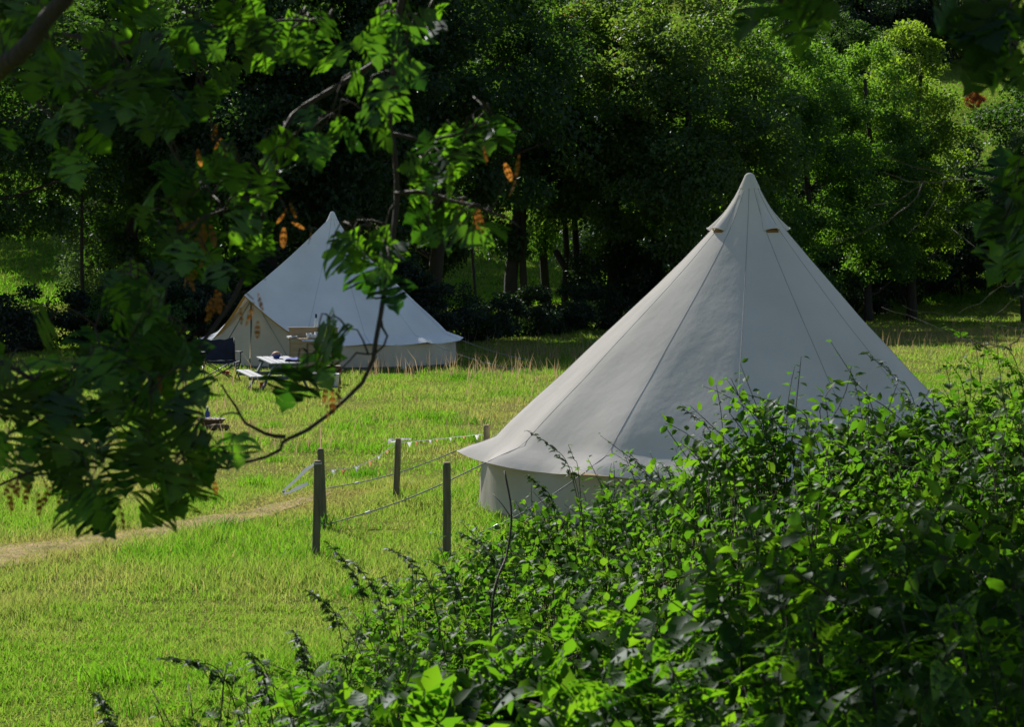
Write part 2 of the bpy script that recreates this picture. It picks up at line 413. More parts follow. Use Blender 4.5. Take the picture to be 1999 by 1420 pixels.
# trodden path: a sheet just above the field
def strip():
    seg = []
    for a, b in zip(PATH[:-1], PATH[1:]):
        for t in np.linspace(0, 1, 14, endpoint=False): seg.append(a + (b - a) * t)
    seg = np.array(seg); tn = norm(np.gradient(seg, axis=0)); nn = np.stack([-tn[:, 1], tn[:, 0]], 1)
    V = []; k = 7
    for i, (p, n) in enumerate(zip(seg, nn)):
        wl = .46 + .40 * (vnoise(i * .45, 3.3) - .4); wr = .46 + .40 * (vnoise(i * .5, 9.1) - .4)
        s = min(1, 1.25 * (1 - i / len(seg))) ** .8; wl *= s; wr *= s
        for u in np.linspace(-1, 1, k):
            q = p + n * (u * (wl if u < 0 else wr)); V.append((q[0], q[1], GZ(q[0], q[1]) + .012 + .004 * (1 - abs(u))))
    Fc = [(i * k + j, i * k + j + 1, i * k + k + j + 1, i * k + k + j) for i in range(len(seg) - 1) for j in range(k - 1)]
    return np.array(V), np.array(Fc)
M['path'] = solid('dry_trodden_grass', (.40, .28, .15), .95, (.15, .13, .045), 3.2, .7, 50, spec=.1)
V, Fc = strip(); tag(link('path', np_mesh('path', V, Fc, M['path'], None, True)), kind='structure')

# grass
BLADE = (np.array([(-.5, 0, 0), (.5, 0, 0), (-.38, 0, .5), (.38, 0, .5), (0, 0, 1.)]), np.array([(0, 1, 3), (0, 3, 2), (2, 3, 4)]))
TUFT = (np.array([(-.5, 0, 0), (.5, 0, 0), (0, 0, 1.)]), np.array([(0, 1, 2)]))
def blades(temp, x, y, h, w, tint, lean, rng):
    n = len(x); V0, F0 = temp; k = len(V0)
    a = rng.random(n) * 2 * math.pi; ca, sa = np.cos(a), np.sin(a)
    la = rng.random(n) * 2 * math.pi; lx, ly = np.cos(la) * lean * h, np.sin(la) * lean * h
    z = GZ(x, y) - .01
    X = V0[:, 0][None] * w[:, None]; Zt = V0[:, 2][None]
    V = np.stack([x[:, None] + X * ca[:, None] + lx[:, None] * Zt ** 2, y[:, None] + X * sa[:, None] + ly[:, None] * Zt ** 2, z[:, None] + Zt * h[:, None] * (1 - .25 * lean[:, None] * Zt)], -1)
    Fc = F0[None] + (np.arange(n) * k)[:, None, None]
    return V.reshape(-1, 3), Fc.reshape(-1, 3), np.repeat(tint, k)
NEAR_T = (2.153, 23.26); FAR_T = (-3.571, 51.0)
def off_tents(x, y):
    return (np.hypot(x - NEAR_T[0], y - NEAR_T[1]) > 2.42) & (np.hypot(x - FAR_T[0], y - FAR_T[1]) > 2.42)
def grass_patch(name, n, d0, d1, temp, hmin, hmax, wmin, wmax, rng):
    u = rng.random(n); y = np.sqrt(d0 ** 2 + u * (d1 ** 2 - d0 ** 2)); x = (rng.random(n) - .5) * (y * .50 + 1.5)
    # gather part of the blades into tufts
    cl = rng.random(n) < .38; cell = .16 + .006 * y
    ix, iy = np.floor(x / cell), np.floor(y / cell)
    tx = (ix + .2 + .6 * _perm[ix.astype(int) & 255, iy.astype(int) & 255]) * cell; ty = (iy + .2 + .6 * _perm[iy.astype(int) & 255, (ix.astype(int) + 91) & 255]) * cell
    x = np.where(cl, tx + rng.normal(size=n) * cell * .22, x); y = np.where(cl, ty + rng.normal(size=n) * cell * .22, y)
    keep = off_tents(x, y)
    pd = path_dist(x, y); keep &= (rng.random(n) > .12 * np.exp(-(pd / .30) ** 2))
    x, y = x[keep], y[keep]; n = len(x); pd = pd[keep]
    hh = fbm(x * .9 + 20, y * .6 + 7, 3)
    h = (hmin + (hmax - hmin) * np.clip((hh - .25) * 1.9, 0, 1) ** 1.5) * (.6 + .7 * rng.random(n))
    h *= np.where(cl[keep], 1.0, .75)
    h *= 1 - .62 * np.exp(-(pd / .45) ** 2)
    # long uncut edge beside the path
    h *= 1 + .5 * np.exp(-((pd - .62) / .25) ** 2)
    t = np.clip(dryness(x, y) * .60 + rng.normal(size=n) * .10 + .02 + .52 * (fbm(x * 1.1 + 9, y * .55 + 31, 3) - .12), 0, 1)
    t = np.where(rng.random(n) < .08, .6 + .4 * rng.random(n), t)
    return blades(temp, x, y, h, wmin + (wmax - wmin) * rng.random(n), t, .15 + .75 * rng.random(n), rng)
g = np.random.default_rng(21)
parts = [grass_patch('a', 290000, 10.5, 26, BLADE, .05, .145, .004, .009, g), grass_patch('n', 130000, 10.5, 17, BLADE, .05, .13, .004, .008, g), grass_patch('b', 220000, 26, 48, BLADE, .04, .15, .007, .013, g), grass_patch('c', 180000, 48, 84, TUFT, .06, .17, .016, .032, g)]
# coarse tussocks standing taller than the rest
nt_ = 150; ty_ = g.uniform(12, 48, nt_); tx_ = (g.random(nt_) - .5) * (ty_ * .46); nb = 110
for k_, (a_, b_) in enumerate(((616, 1094), (631, 1034), (772, 986), (872, 1092), (950, 962))):          # longer grass left standing round the posts
    ty_[k_] = 12000 / (b_ - 476) - .06; tx_[k_] = (a_ - 999.5) / F * ty_[k_]
x = np.repeat(tx_, nb) + g.normal(size=nt_ * nb) * .13 * np.repeat(g.uniform(.6, 1.7, nt_), nb); y = np.repeat(ty_, nb) + g.normal(size=nt_ * nb) * .10
hh = np.repeat(g.uniform(.10, .20, nt_), nb) * g.uniform(.6, 1.1, nt_ * nb); k = off_tents(x, y) & (path_dist(x, y) > .35)
parts.append(blades(BLADE, x[k], y[k], hh[k], (.006 + .0001 * y[k]) * g.uniform(.8, 1.4, k.sum()), np.clip(np.repeat(g.choice([0, .05, .2, .6], nt_), nb)[k] + g.normal(size=k.sum()) * .06, 0, 1), g.uniform(.2, .9, k.sum()), g))
u_ = g.random(26000) * (len(PATH) - 1); i_ = u_.astype(int); pp_ = PATH[i_] + (PATH[i_ + 1] - PATH[i_]) * (u_ - i_)[:, None] + g.normal(size=(26000, 2)) * .26
parts.append(blades(BLADE, pp_[:, 0], pp_[:, 1], g.uniform(.02, .06, 26000), g.uniform(.005, .010, 26000), np.clip(g.normal(.82, .2, 26000), .2, 1), g.uniform(.5, 1.2, 26000), g))
def join_np(parts):
    vs, fs, ts, o = [], [], [], 0
    for v, f, t in parts: vs.append(v); fs.append(f + o); ts.append(t); o += len(v)
    return np.concatenate(vs), np.concatenate(fs), np.concatenate(ts)
V, Fc, t = join_np(parts)
o = link('meadow_grass', np_mesh('meadow_grass', V, Fc, M['grass'], t)); tag(o, 'short bright green meadow grass covering the camping field', 'grass', kind='stuff')
# hill tussocks
n = 170000; y = 84 + 130 * g.random(n) ** 1.7; x = (g.random(n) - .5) * (y * .5 + 6)
tt = np.clip(fbm(x * .3, y * .2) * .55 + g.normal(size=n) * .1 - .08, 0, 1)
V, Fc, t = blades(TUFT, x, y, .07 + .13 * g.random(n) * (.5 + fbm(x * .9, y * .5)), .03 + .05 * g.random(n), tt, .8 * g.random(n), g)
tag(link('hill_grass', np_mesh('hill_grass', V, Fc, M['grass'], t)), 'rough sunlit pasture grass on the hillside behind the trees', 'grass', kind='stuff')
# seeding grass by the far tent and by the wood edge
n = 2600
y = np.concatenate([g.uniform(44, 58, n // 2), g.uniform(24, 46, n // 6), g.uniform(54, 72, n // 3)])
x = np.concatenate([g.uniform(-2.6, 6, n // 2), g.uniform(-7, 5, n // 6), g.uniform(3.5, 17, n // 3)])[:len(y)]
k = off_tents(x, y) & (fbm(x * .8, y * .5 + 3) > .43) & (path_dist(x, y) > .3); x, y = x[k], y[k]
V, Fc, t = blades(BLADE, x, y, g.uniform(.30, .55, len(x)), g.uniform(.008, .018, len(x)), g.random(len(x)), g.uniform(.05, .5, len(x)), g)
tag(link('seeding_grass', np_mesh('seeding_grass', V, Fc, M['seed'], t)), 'tall tan seeding grass stalks around the white tent and wood edge', 'grass', kind='stuff')

# ------------------------------------------------------------------ bell tents
PROF = [(0.0, .035), (.06, .07), (.20, .145), (.35, .245), (.488, .350), (.75, .60), (1.0, .855), (1.279, 1.153), (1.55, 1.445), (1.772, 1.674), (2.0, 1.93), (2.223, 2.17), (2.36, 2.30), (2.42, 2.40), (2.48, 2.54), (2.55, 2.66)]
HTOP = 3.005
NP_ = 13
DA = 2 * math.pi / NP_
def prof_r(dy):
    return float(np.interp(dy, [a for a, b in PROF], [b for a, b in PROF]))
def tent_r(az, dy, az0, lop):
    """radius at azimuth az (0 = towards -y, i.e. the front; positive to +x) and drop dy below the apex"""
    ph = ((az - az0) / DA) % 1.0
    s = min(ph, 1 - ph) * 2                    # 0 at a seam, 1 mid-panel
    t = dy / 2.55
    r = prof_r(dy)
    chord = math.cos(DA / 2) / math.cos((ph - .5) * DA)
    fac = 1 + (chord - 1) * (.10 + .75 * t ** 2.5)
    r *= fac
    r -= .046 * t ** 2 * math.sin(math.pi * ph) ** 2          # panels drawn in between the seams
    if dy > 2.36: r -= .10 * ((dy - 2.36) / .19) ** 1.3 * s ** .8         # rim scalloped between guy points
    r *= 1 + lop * max(0, math.sin(az)) * min(1, t * 2)
    return r
def tent_p(az, dy, az0, lop):
    r = tent_r(az, dy, az0, lop)
    ph = ((az - az0) / DA) % 1.0; s = min(ph, 1 - ph) * 2
    z = HTOP - dy
    if dy > 2.36: z += .055 * ((dy - 2.36) / .19) * (1 - s) ** 2          # guy points lift the rim
    return (r * math.sin(az), -r * math.cos(az), z)
def make_tent(name, label, loc, az0, lop, mat, door_az=None, vents=(), guys=()):
    t = thing(name, label, 'tent', loc)
    sub = 10
    rows = list(np.linspace(0, .5, 9)) + list(np.linspace(.56, 2.3, 26)) + [2.36, 2.40, 2.44, 2.475, 2.51, 2.55]
    naz = NP_ * sub
    seam_az = [az0 + DA * i for i in range(NP_)]
    skip = set()
    if door_az is not None:
        i0 = round((door_az - az0) / DA) ; door_az = az0 + i0 * DA
        for j in range(i0 * sub - 15, (i0 + 1) * sub): skip.add(j % naz)
    V = [tent_p(az0 + DA * j / sub, dy, az0, lop) for dy in rows for j in range(naz)]
    Fc = [(i * naz + j, i * naz + (j + 1) % naz, (i + 1) * naz + (j + 1) % naz, (i + 1) * naz + j) for i in range(len(rows) - 1) for j in range(naz) if j not in skip]
    MB().add(V, Fc).obj('roof', mat, t, True)
    # wall
    hs = np.linspace(.465, 0, 7)
    V = []
    for z in hs:
        for j in range(naz):
            az = az0 + DA * j / sub
            r = (2.43 + .012 * math.sin(j * .55) + .03 * (1 - z / .53) + .010 * math.sin(j * 1.7 + z * 5)) * (1 + lop * max(0, math.sin(az)))
            V.append((r * math.sin(az), -r * math.cos(az), z))
    Fc = [(i * naz + j, i * naz + (j + 1) % naz, (i + 1) * naz + (j + 1) % naz, (i + 1) * naz + j) for i in range(len(hs) - 1) for j in range(naz) if j not in skip]
    MB().add(V, Fc).obj('side_wall', M['canvas_wall'], t, True)
    # groundsheet disc with a small upstand
    V = [(0, 0, .03)]; nn = 52
    for rr, z in ((2.44, .03), (2.475, .05), (2.475, -.03)):
        V += [(rr * (1 + lop * max(0, math.sin(q))) * math.sin(q), -rr * (1 + lop * max(0, math.sin(q))) * math.cos(q), z) for q in [2 * math.pi * k / nn for k in range(nn)]]
    Fc = [(0, 1 + k, 1 + (k + 1) % nn) for k in range(nn)] + [(1 + i * nn + k, 1 + i * nn + (k + 1) % nn, 1 + (i + 1) * nn + (k + 1) % nn, 1 + (i + 1) * nn + k) for i in range(2) for k in range(nn)]
    MB().add(V, Fc).obj('groundsheet', M['sheet'], t)
    # seams
    for az in seam_az:
        if door_az is not None and abs(((az - door_az + math.pi) % (2 * math.pi)) - math.pi) < .1: continue
        pts = []
        for dy in np.linspace(.10, 2.54, 34):
            p = Vector(tent_p(az, dy, az0, lop)); n = Vector((math.sin(az), -math.cos(az), 1)).normalized()
            pts.append(p + n * .0005)
        MB().tube(pts, .0024, 5).obj('seam', M['seam'], t, True)
    # apex cap and pole
    MB().lathe((0, 0, HTOP), [(.098, -.105), (.096, -.10), (.058, -.02), (.044, .015), (.028, .032), (.008, .038)], 18).obj('apex_cap', mat, t, True)
    MB().tube([(0, 0, .03), (0, 0, HTOP - .04)], .022, 10).obj('centre_pole', M['brown_p'], t, True)
    # vent hoods
    for az in vents:
        V = []; nu, nv = 13, 10
        for i in range(nv):
            v = i / (nv - 1); dy = .15 + .335 * v
            for k in range(nu):
                u = -1 + 2 * k / (nu - 1)
                hw = .008 + .082 * v ** 1.35
                r0 = tent_r(az, dy, az0, lop) + .003; a = az + u * hw / max(r0, .08)
                o = .046 * v ** 2.4 * (1 - abs(u) ** 2.4)
                r = tent_r(a, dy, az0, lop) + .004 + o
                V.append((r * math.sin(a), -r * math.cos(a), HTOP - dy + .5 * o))
        Fc = [(i * nu + k, i * nu + k + 1, i * nu + nu + k + 1, i * nu + nu + k) for i in range(nv - 1) for k in range(nu - 1)]
        hd = MB().add(V, Fc).obj('vent_hood', mat, t, True)
        V = []
        for dy in (.42, .46, .505):
            for u in (-1, -.5, 0, .5, 1):
                r0 = tent_r(az, dy, az0, lop); a = az + u * .07 / r0; r = tent_r(a, dy, az0, lop) + .003
                V.append((r * math.sin(a), -r * math.cos(a), HTOP - dy))
        Fc = [(i * 5 + k, i * 5 + k + 1, i * 5 + 6 + k, i * 5 + 5 + k) for i in range(2) for k in range(4)]
        MB().add(V, Fc).obj('vent_glow_patch', M['vent_glow_patch'], hd)
        # stiffened hem of the hood mouth
        MB().tube([v for v in [((tent_r(az + u * .090 / .36, .485, az0, lop) + .006 + .046 * (1 - abs(u) ** 2.4)) * math.sin(az + u * .090 / .36), -(tent_r(az + u * .090 / .36, .485, az0, lop) + .006 + .046 * (1 - abs(u) ** 2.4)) * math.cos(az + u * .090 / .36), HTOP - .485 + .023 * (1 - abs(u) ** 2.4)) for u in np.linspace(-1, 1, 13)]], .006, 6).obj('hood_hem', mat, hd, True)
    # guy ropes (peg given in world)
    for az, peg, rt in guys:
        a = Vector(tent_p(az, 2.55, az0, lop)) if rt is None else Vector(rt) - Vector(loc)
        b = Vector((peg[0], peg[1], float(GZ(peg[0], peg[1])) + .04)) - Vector(loc)
        pts = [a.lerp(b, s) + Vector((0, 0, -.05 * math.sin(math.pi * s))) for s in np.linspace(0, 1, 12)]
        gr = MB().tube(pts, .0055, 6).obj('guy_rope', M['rope'], t, True)
        q = a.lerp(b, .74) + Vector((0, 0, -.05 * math.sin(math.pi * .74)))
        MB().box(q, (.055, .022, .022), (b - a).to_track_quat('X', 'Z').to_matrix(), .006).obj('rope_runner', M['runner'], gr)
        dirn = (a - b); dirn.z = 0; dirn.normalize()
        MB().tube([b + Vector((0, 0, .02)) - dirn * .01, b + Vector((0, 0, .035)) - dirn * .03, b + Vector((0, 0, -.16)) + dirn * .05], .006, 6).obj('tent_peg', M['steel'], gr)
    if door_az is not None:
        fx = Vector((math.sin(door_az), -math.cos(door_az), 0)); lat = Vector((-fx.y, fx.x, 0))
        up = Vector((0, 0, 1))
        apex = up * (HTOP - .07) + fx * .05
        D = fx * 2.42 + up * 1.42
        ANG = {1: DA, -1: 1.5 * DA}
        over = fx * .20
        for sgn in (1, -1):
            V = []; n1, n2 = 22, 10
            for i in range(n1):
                s = i / (n1 - 1)
                a = apex.lerp(D + over, s) + up * (-.05 * math.sin(math.pi * s))
                dy = .12 + s * (2.50 - .12); b = Vector(tent_p(door_az + sgn * ANG[sgn], dy, az0, lop))
                for k in range(n2):
                    w = k / (n2 - 1)
                    p = a.lerp(b, w) - (lat * sgn * .0 + up * .05) * math.sin(math.pi * w) * s
                    if w > 0 and s > .9: p += over * (1 - w) * 0
                    V.append(p)
            Fc = [(i * n2 + k, i * n2 + k + 1, i * n2 + n2 + k + 1, i * n2 + n2 + k) for i in range(n1 - 1) for k in range(n2 - 1)]
            pn = MB().add(V, Fc).obj('porch_panel', mat, t, True)
            edge = [V[(n1 - 1) * n2 + k] for k in range(n2)]
            ins = [e - fx * .035 - up * .05 for e in edge]
            ee = []
            for a, b in zip(edge, ins): ee += [a - up * .002, b]
            MB().add(ee, [(2 * k, 2 * k + 2, 2 * k + 3, 2 * k + 1) for k in range(n2 - 1)]).obj('porch_lit_fringe', M['lit_fringe'] if sgn > 0 or True else mat, pn)
        # door wall: two flaps left and right of the zip
        base = 2.30
        foot = DA
        for sgn in (1, -1):
            cx = 2.42 * math.sin(ANG[sgn]) * sgn; cf = 2.42 * math.cos(ANG[sgn])
            V = []; n1, n2 = 9, 9
            for i in range(n1):
                v = i / (n1 - 1)
                for k in range(n2):
                    u = k / (n2 - 1)
                    top = 1.42 + (.50 - 1.42) * u - .02
                    fwd = (2.40 * (1 - u) + (cf) * u) - .02
                    bfw = (2.46 * (1 - u) + (cf + .03) * u)
                    z = top * (1 - v); ff = fwd * (1 - v) + bfw * v + .012 * math.sin(u * 14 + v * 2) * (.3 + v)
                    V.append(fx * ff + lat * (cx * u + .012 * sgn) + up * z)
            Fc = [(i * n2 + k, i * n2 + k + 1, i * n2 + n2 + k + 1, i * n2 + n2 + k) for i in range(n1 - 1) for k in range(n2 - 1)]
            MB().add(V, Fc).obj('door_flap', M['canvas_wall'], t, True)
        MB().box(fx * 2.425 + up * .68, (.02, .028, 1.36), Matrix((fx, lat, up)).transposed().to_3x3()).obj('door_zip', M['sheet'], t)
        ff = 2.475; e1, e2 = [fx * (2.42 * math.cos(ANG[q]) + .045) + lat * (2.42 * math.sin(ANG[q]) * q) for q in (1, -1)]
        V = [fx * ff, e1, e1 + up * .06, fx * ff + up * .06, e2, e2 + up * .06]
        MB().add(V, [(0, 1, 2, 3), (4, 0, 3, 5)]).obj('door_sill', M['sheet'], t)
        MB().tube([fx * 2.36 + lat * 1.05 + up * .02, fx * 2.38 + up * 1.38, fx * 2.36 - lat * 1.05 + up * .02], .012, 8).obj('door_frame', M['steel'], t, True)
    return t
d2r = R_
peg1 = W(632, 965, 12000 / (965 - 476)); peg2 = W(634, 1038, 12000 / (1038 - 476)); peg3 = W(905, 1062, 12000 / (1062 - 476))
AZ0 = d2r(-8)
make_tent('bell_tent', 'large beige canvas bell tent with vent hoods, standing behind the leafy bushes', (NEAR_T[0], NEAR_T[1], 0), AZ0, -.12, M['canvas'],
          None, (d2r(-58), d2r(31), d2r(104), d2r(-112)),
          [(AZ0 - 3 * DA, peg1, None), (AZ0 - 2 * DA, peg2, None), (AZ0 - 1 * DA, peg3, None), (AZ0 + 3 * DA, (5.6, 21.2), None), (AZ0 + 5 * DA, (5.4, 25.8), None), (AZ0 - 5 * DA, (.6, 26.9), None)])
make_tent('bell_tent', 'smaller-looking white bell tent with an open A-frame porch, at the wood edge', (FAR_T[0], FAR_T[1], 0), d2r(-36) - 0 * DA, .0, M['canvas_far'],
          d2r(-36), (d2r(-80), d2r(40), d2r(130)),
          [(d2r(-36) + 4 * DA, (.55, 51.4), None), (d2r(-36) + 3 * DA, (0.0, 48.6), None), (d2r(-36) - 3 * DA, (-7.6, 51.8), None)])

# ------------------------------------------------------------------ fence posts, bunting
post_specs = [((613 + 627) / 2, 901, (608 + 625) / 2, 1094, .030, 'dark round fence post with a white ribbon tied round its top'),
              ((618 + 633) / 2, 877, (626 + 637) / 2, 1034, .030, 'round fence post with a pale sawn top, just behind the ribboned post'),
              (777.5, 857, 772.5, 986, .030, 'round fence post holding the middle of the bunting, with a white flag beside its top'),
              (872, 904, 872, 1092, .032, 'dark round fence post next to the beige tent rim, without bunting'),
              (950, 831, 950, 962, .032, 'short dark fence post peeking out behind the beige tent edge')]
tops = []
for (tx, ty, bx_, by_, r, lab) in post_specs:
    d = 12000 / (by_ - 476)
    b = W(bx_, by_, d); b[2] = GZ(b[0], b[1]) ; tpt = W(tx, ty, d)
    p = thing('fence_post', lab, 'fence post', tuple(b), 0, 'round fence posts in the field')
    lo = Vector(tpt - b)
    MB().tube([Vector((0, 0, -.25)) - lo * .1, lo * .02, lo * .5 + Vector((.002, 0, 0)), lo * .97, lo], [r * 1.05, r * 1.05, r * 1.0, r * .98, r * .90], 14).obj('shaft', M['post'], p, True)
    MB().lathe(lo + Vector((0, 0, .0005)), [(r * .9, 0), (r * .85, .003), (r * .1, .005)], 14).obj('sawn_end', M['post_end'], p)
    tops.append(np.array(tpt))
bt = thing('bunting', 'string of small orange and white flags hung between the fence posts', 'bunting', tuple(np.array([tops[1][0], tops[1][1], 0.])))
o0 = np.array(bt.location)
string = []
def sag(a, b, s, n): return [a + (b - a) * t + np.array([0, 0, -s * 4 * t * (1 - t)]) for t in np.linspace(0, 1, n)]
A0 = W(627, 905, tops[0][1] - .0); A1 = W(642, 917, tops[1][1]); B = W(772, 866, tops[2][1]); C = W(944, 848, tops[4][1])
string = sag(A1, B, .07, 16) + sag(B, C, .0, 14)[1:]
MB().tube([p - o0 for p in string], .0035, 5).obj('string', M['white_cloth'], bt)
tri_V = [(-.05, 0, 0), (.05, 0, 0), (.0, .012, -.115), (0, .02, -.05)]
k = 0
for px_, py_ in ((655, 914), (672, 914), (700, 911), (720, 906), (742, 896), (757, 884), (793, 861), (808, 860), (838, 856), (852, 855), (884, 853), (905, 852), (925, 850)):
    i = int(np.argmin([abs(to_px(s)[0][0] - px_) for s in string])); s = string[i] - o0
    sw = RNG.uniform(-.6, .6); tw = RNG.uniform(-.5, .5)
    Rm = Matrix.Rotation(sw, 3, 'X') @ Matrix.Rotation(tw + .3, 3, 'Z'); sc = RNG.uniform(.3, .52)
    fl = MB().add([Rm @ Vector(v) * sc + Vector(s) for v in tri_V], [(0, 1, 3), (1, 2, 3), (0, 3, 2)]).obj('flag', M['orange_cloth'] if k % 2 else M['white_cloth'], bt); k += 1
# loose ribbon end: a loop blown to the left of the front post, and white scraps by the middle post
rib = [W(614, 905, tops[0][1]), W(595, 918, tops[0][1]), W(575, 938, tops[0][1]), W(556, 955, tops[0][1]), W(550, 963, tops[0][1]), W(560, 963, tops[0][1] - .1), W(580, 953, tops[0][1] - .15), W(600, 944, tops[0][1] - .15)]
V = []
for i, p in enumerate(rib):
    w = .004 + .010 * math.sin(i * 1.9) ** 2
    V += [p + np.array([0, .02, w]), p + np.array([.012, -.02, -w])]
rb = thing('ribbon', 'white ribbon loop blowing left from the dark post top', 'ribbon', tuple(rib[0]))
MB().add([v - rib[0] for v in V], [(2 * i, 2 * i + 1, 2 * i + 3, 2 * i + 2) for i in range(len(rib) - 1)]).obj('strip', M['white_cloth'], rb, True)
MB().lathe(Vector(tops[0] - rib[0]) + Vector((0, 0, -.022)), [(.031, 0), (.0325, .006), (.031, .012)], 14).obj('knot_band', M['white_cloth'], rb)
for (cx, cy_, w, h, lab) in ((765, 862, 16, 12, 'a'), (792, 858, 20, 6, 'b')):
    c = W(cx, cy_, tops[2][1] - .02); s = tops[2][1] / F
    q = [(-1, .2), (-.6, 1), (.2, .9), (1, .4), (.9, -.4), (-.3, -.3), (-.9, -1)]
    V = [c - o0 + np.array([a * w / 2 * s, .03 * math.sin(a * 3), b * h / 2 * s]) for a, b in q] + [c - o0 + np.array([0, -.03, .0])]
    MB().add(V, [(i, (i + 1) % 7, 7) for i in range(7)]).obj('white_scrap', M['white_cloth'], bt)

# ------------------------------------------------------------------ camp furniture by the far tent
def gpt(px, py):
    d = 12000 / (py - 476); p = W(px, py, d); p[2] = GZ(p[0], p[1]); return p
# folding camp chair
p = gpt(430, 748)
ch = thing('camp_chair', 'navy blue folding camp chair with black legs by the white tent', 'chair', tuple(p), R_(18)); ch.scale = (1.12, 1.12, 1.05)
for sx in (-1, 1):
    MB().tube([(sx * .27, -.22, 0), (-sx * .02 + sx * .27, .22, .34)], .010, 8).obj('side_leg', M['black'], ch, True)
    MB().tube([(sx * .27, .22, 0), (sx * .27, -.22, .34)], .010, 8).obj('side_leg', M['black'], ch, True)
    MB().tube([(sx * .27, -.22, 0), (-sx * .25, -.215, .32)], .009, 8).obj('cross_leg', M['black'], ch, True)
    MB().tube([(sx * .27, .22, 0), (-sx * .25, .225, .32)], .009, 8).obj('cross_leg', M['black'], ch, True)
    MB().tube([(sx * .27, .20, .30), (sx * .285, .30, .70)], .010, 8).obj('back_post', M['black'], ch, True)
    MB().tube([(sx * .27, -.22, .30), (sx * .275, -.22, .48)], .009, 8).obj('arm_post', M['black'], ch, True)
    MB().box((sx * .278, 0.0, .485), (.06, .48, .016), None, .006).obj('armrest', M['navy'], ch)
    MB().lathe((sx * .27, -.22, -.002), [(.018, 0), (.018, .02), (.011, .025)], 10).obj('foot', M['black'], ch)
V = []
for i in range(9):
    for k in range(9):
        u, v = k / 4 - 1, i / 8
        V.append((u * .265, -.22 + .44 * v, .335 - .055 * (1 - u * u) * math.sin(math.pi * (.2 + .7 * v))))
GF = [(i * 9 + k, i * 9 + k + 1, i * 9 + 10 + k, i * 9 + 9 + k) for i in range(8) for k in range(8)]
MB().add(V, GF).obj('seat', M['navy'], ch, True)
V = []
for i in range(9):
    for k in range(9):
        u, v = k / 4 - 1, i / 8
        V.append((u * .278, .22 + .085 * v + .05 * (1 - u * u), .33 + .37 * v - .035 * (1 - u * u) * v + .01 * math.sin(u * 9)))
MB().add(V, GF).obj('backrest', M['navy'], ch, True)
p2 = gpt(441, 742)
cu = thing('mug', 'small red plastic mug on the grass under the camp chair', 'mug', tuple(p2))
MB().lathe((0, 0, 0), [(.045, 0), (.055, .01), (.06, .13), (.062, .135), (.054, .13), (.048, .02)], 14).obj('cup', M['red'], cu, True)
MB().tube([(.058, 0, .105), (.092, 0, .10), (.095, 0, .055), (.054, 0, .04)], .008, 8).obj('handle', M['red'], cu, True)

# child's picnic table
pb = gpt(545, 762)
pt = thing('picnic_table', 'small blue-grey picnic table with sun-bright slatted top and benches', 'picnic table', tuple(pb), R_(24))
pt.rotation_euler = (R_(4.0), 0, R_(20))
for i in range(5):
    MB().box((-.22 + i * .11, 0, .475), (.092, .98, .024), None, .004).obj('top_slat', M['slat'], pt)
for sx in (-1, 1):
    for i in range(2):
        MB().box((sx * (.44 + i * .115), 0, .262), (.098, .98, .024), None, .004).obj('bench_slat', M['slat'], pt)
for sy in (-1, 1):
    y = sy * .36
    for sx in (-1, 1):
        a = Vector((sx * .17, y, .462)); b = Vector((sx * .42, y, -.03)); dv = (b - a)
        MB().box((a + b) / 2, (.07, .028, dv.length), dv.to_track_quat('Z', 'Y').to_matrix(), .004).obj('leg', M['blue_grey'], pt)
    MB().box((0, y - sy * .03, .225), (1.20, .028, .06), None, .004).obj('bench_beam', M['blue_grey'], pt)
    MB().box((0, y - sy * .03, .440), (.54, .028, .045), None, .004).obj('top_beam', M['blue_grey'], pt)
    MB().box((-.0, y * .5 - 0, .33), (.03, .03, .30), Matrix.Rotation(sy * .7, 3, 'X'), .003).obj('brace', M['blue_grey'], pt)
def on_table(x, y, z=.488):
    return pt.matrix_basis @ Vector((x, y, z))
q = on_table(.0, .2)
bw = thing('bowl', 'small blue bowl heaped with tan food on the picnic table', 'bowl', q)
MB().lathe((0, 0, 0), [(.04, 0), (.075, .03), (.09, .06), (.083, .06), (.06, .03)], 14).obj('dish', M['blue_p'], bw, True)
MB().lathe((0, 0, .05), [(.078, 0), (.07, .03), (.035, .055), (.01, .06)], 12).obj('food', M['tan'], bw, True)
q = on_table(.21, -.12)
cl = thing('cloth', 'crumpled dark blue cloth on the end of the picnic table', 'cloth', q)
V = [(x * .05, y * .08, .012 + .05 * vnoise(x * 1.3 + 5, y * 1.7 + 2) * (1 - (x * x + y * y) / 20)) for y in range(-3, 4) for x in range(-3, 4)]
MB().add(V, [(i * 7 + k, i * 7 + k + 1, i * 7 + 8 + k, i * 7 + 7 + k) for i in range(6) for k in range(6)]).obj('fold', M['blue_p'], cl, True)
pr = gpt(514, 762)
bl = thing('toy_bucket', 'little red toy bucket on the grass beneath the bench', 'bucket', tuple(pr))
MB().lathe((0, 0, 0), [(.045, 0), (.06, .10), (.065, .105), (.058, .10), (.042, .01)], 14).obj('pail', M['red'], bl, True)
MB().tube([(-.06, 0, .1), (-.05, .02, .14), (0, .03, .16), (.05, .02, .14), (.06, 0, .1)], .004, 6).obj('handle', M['white_p'], bl, True)

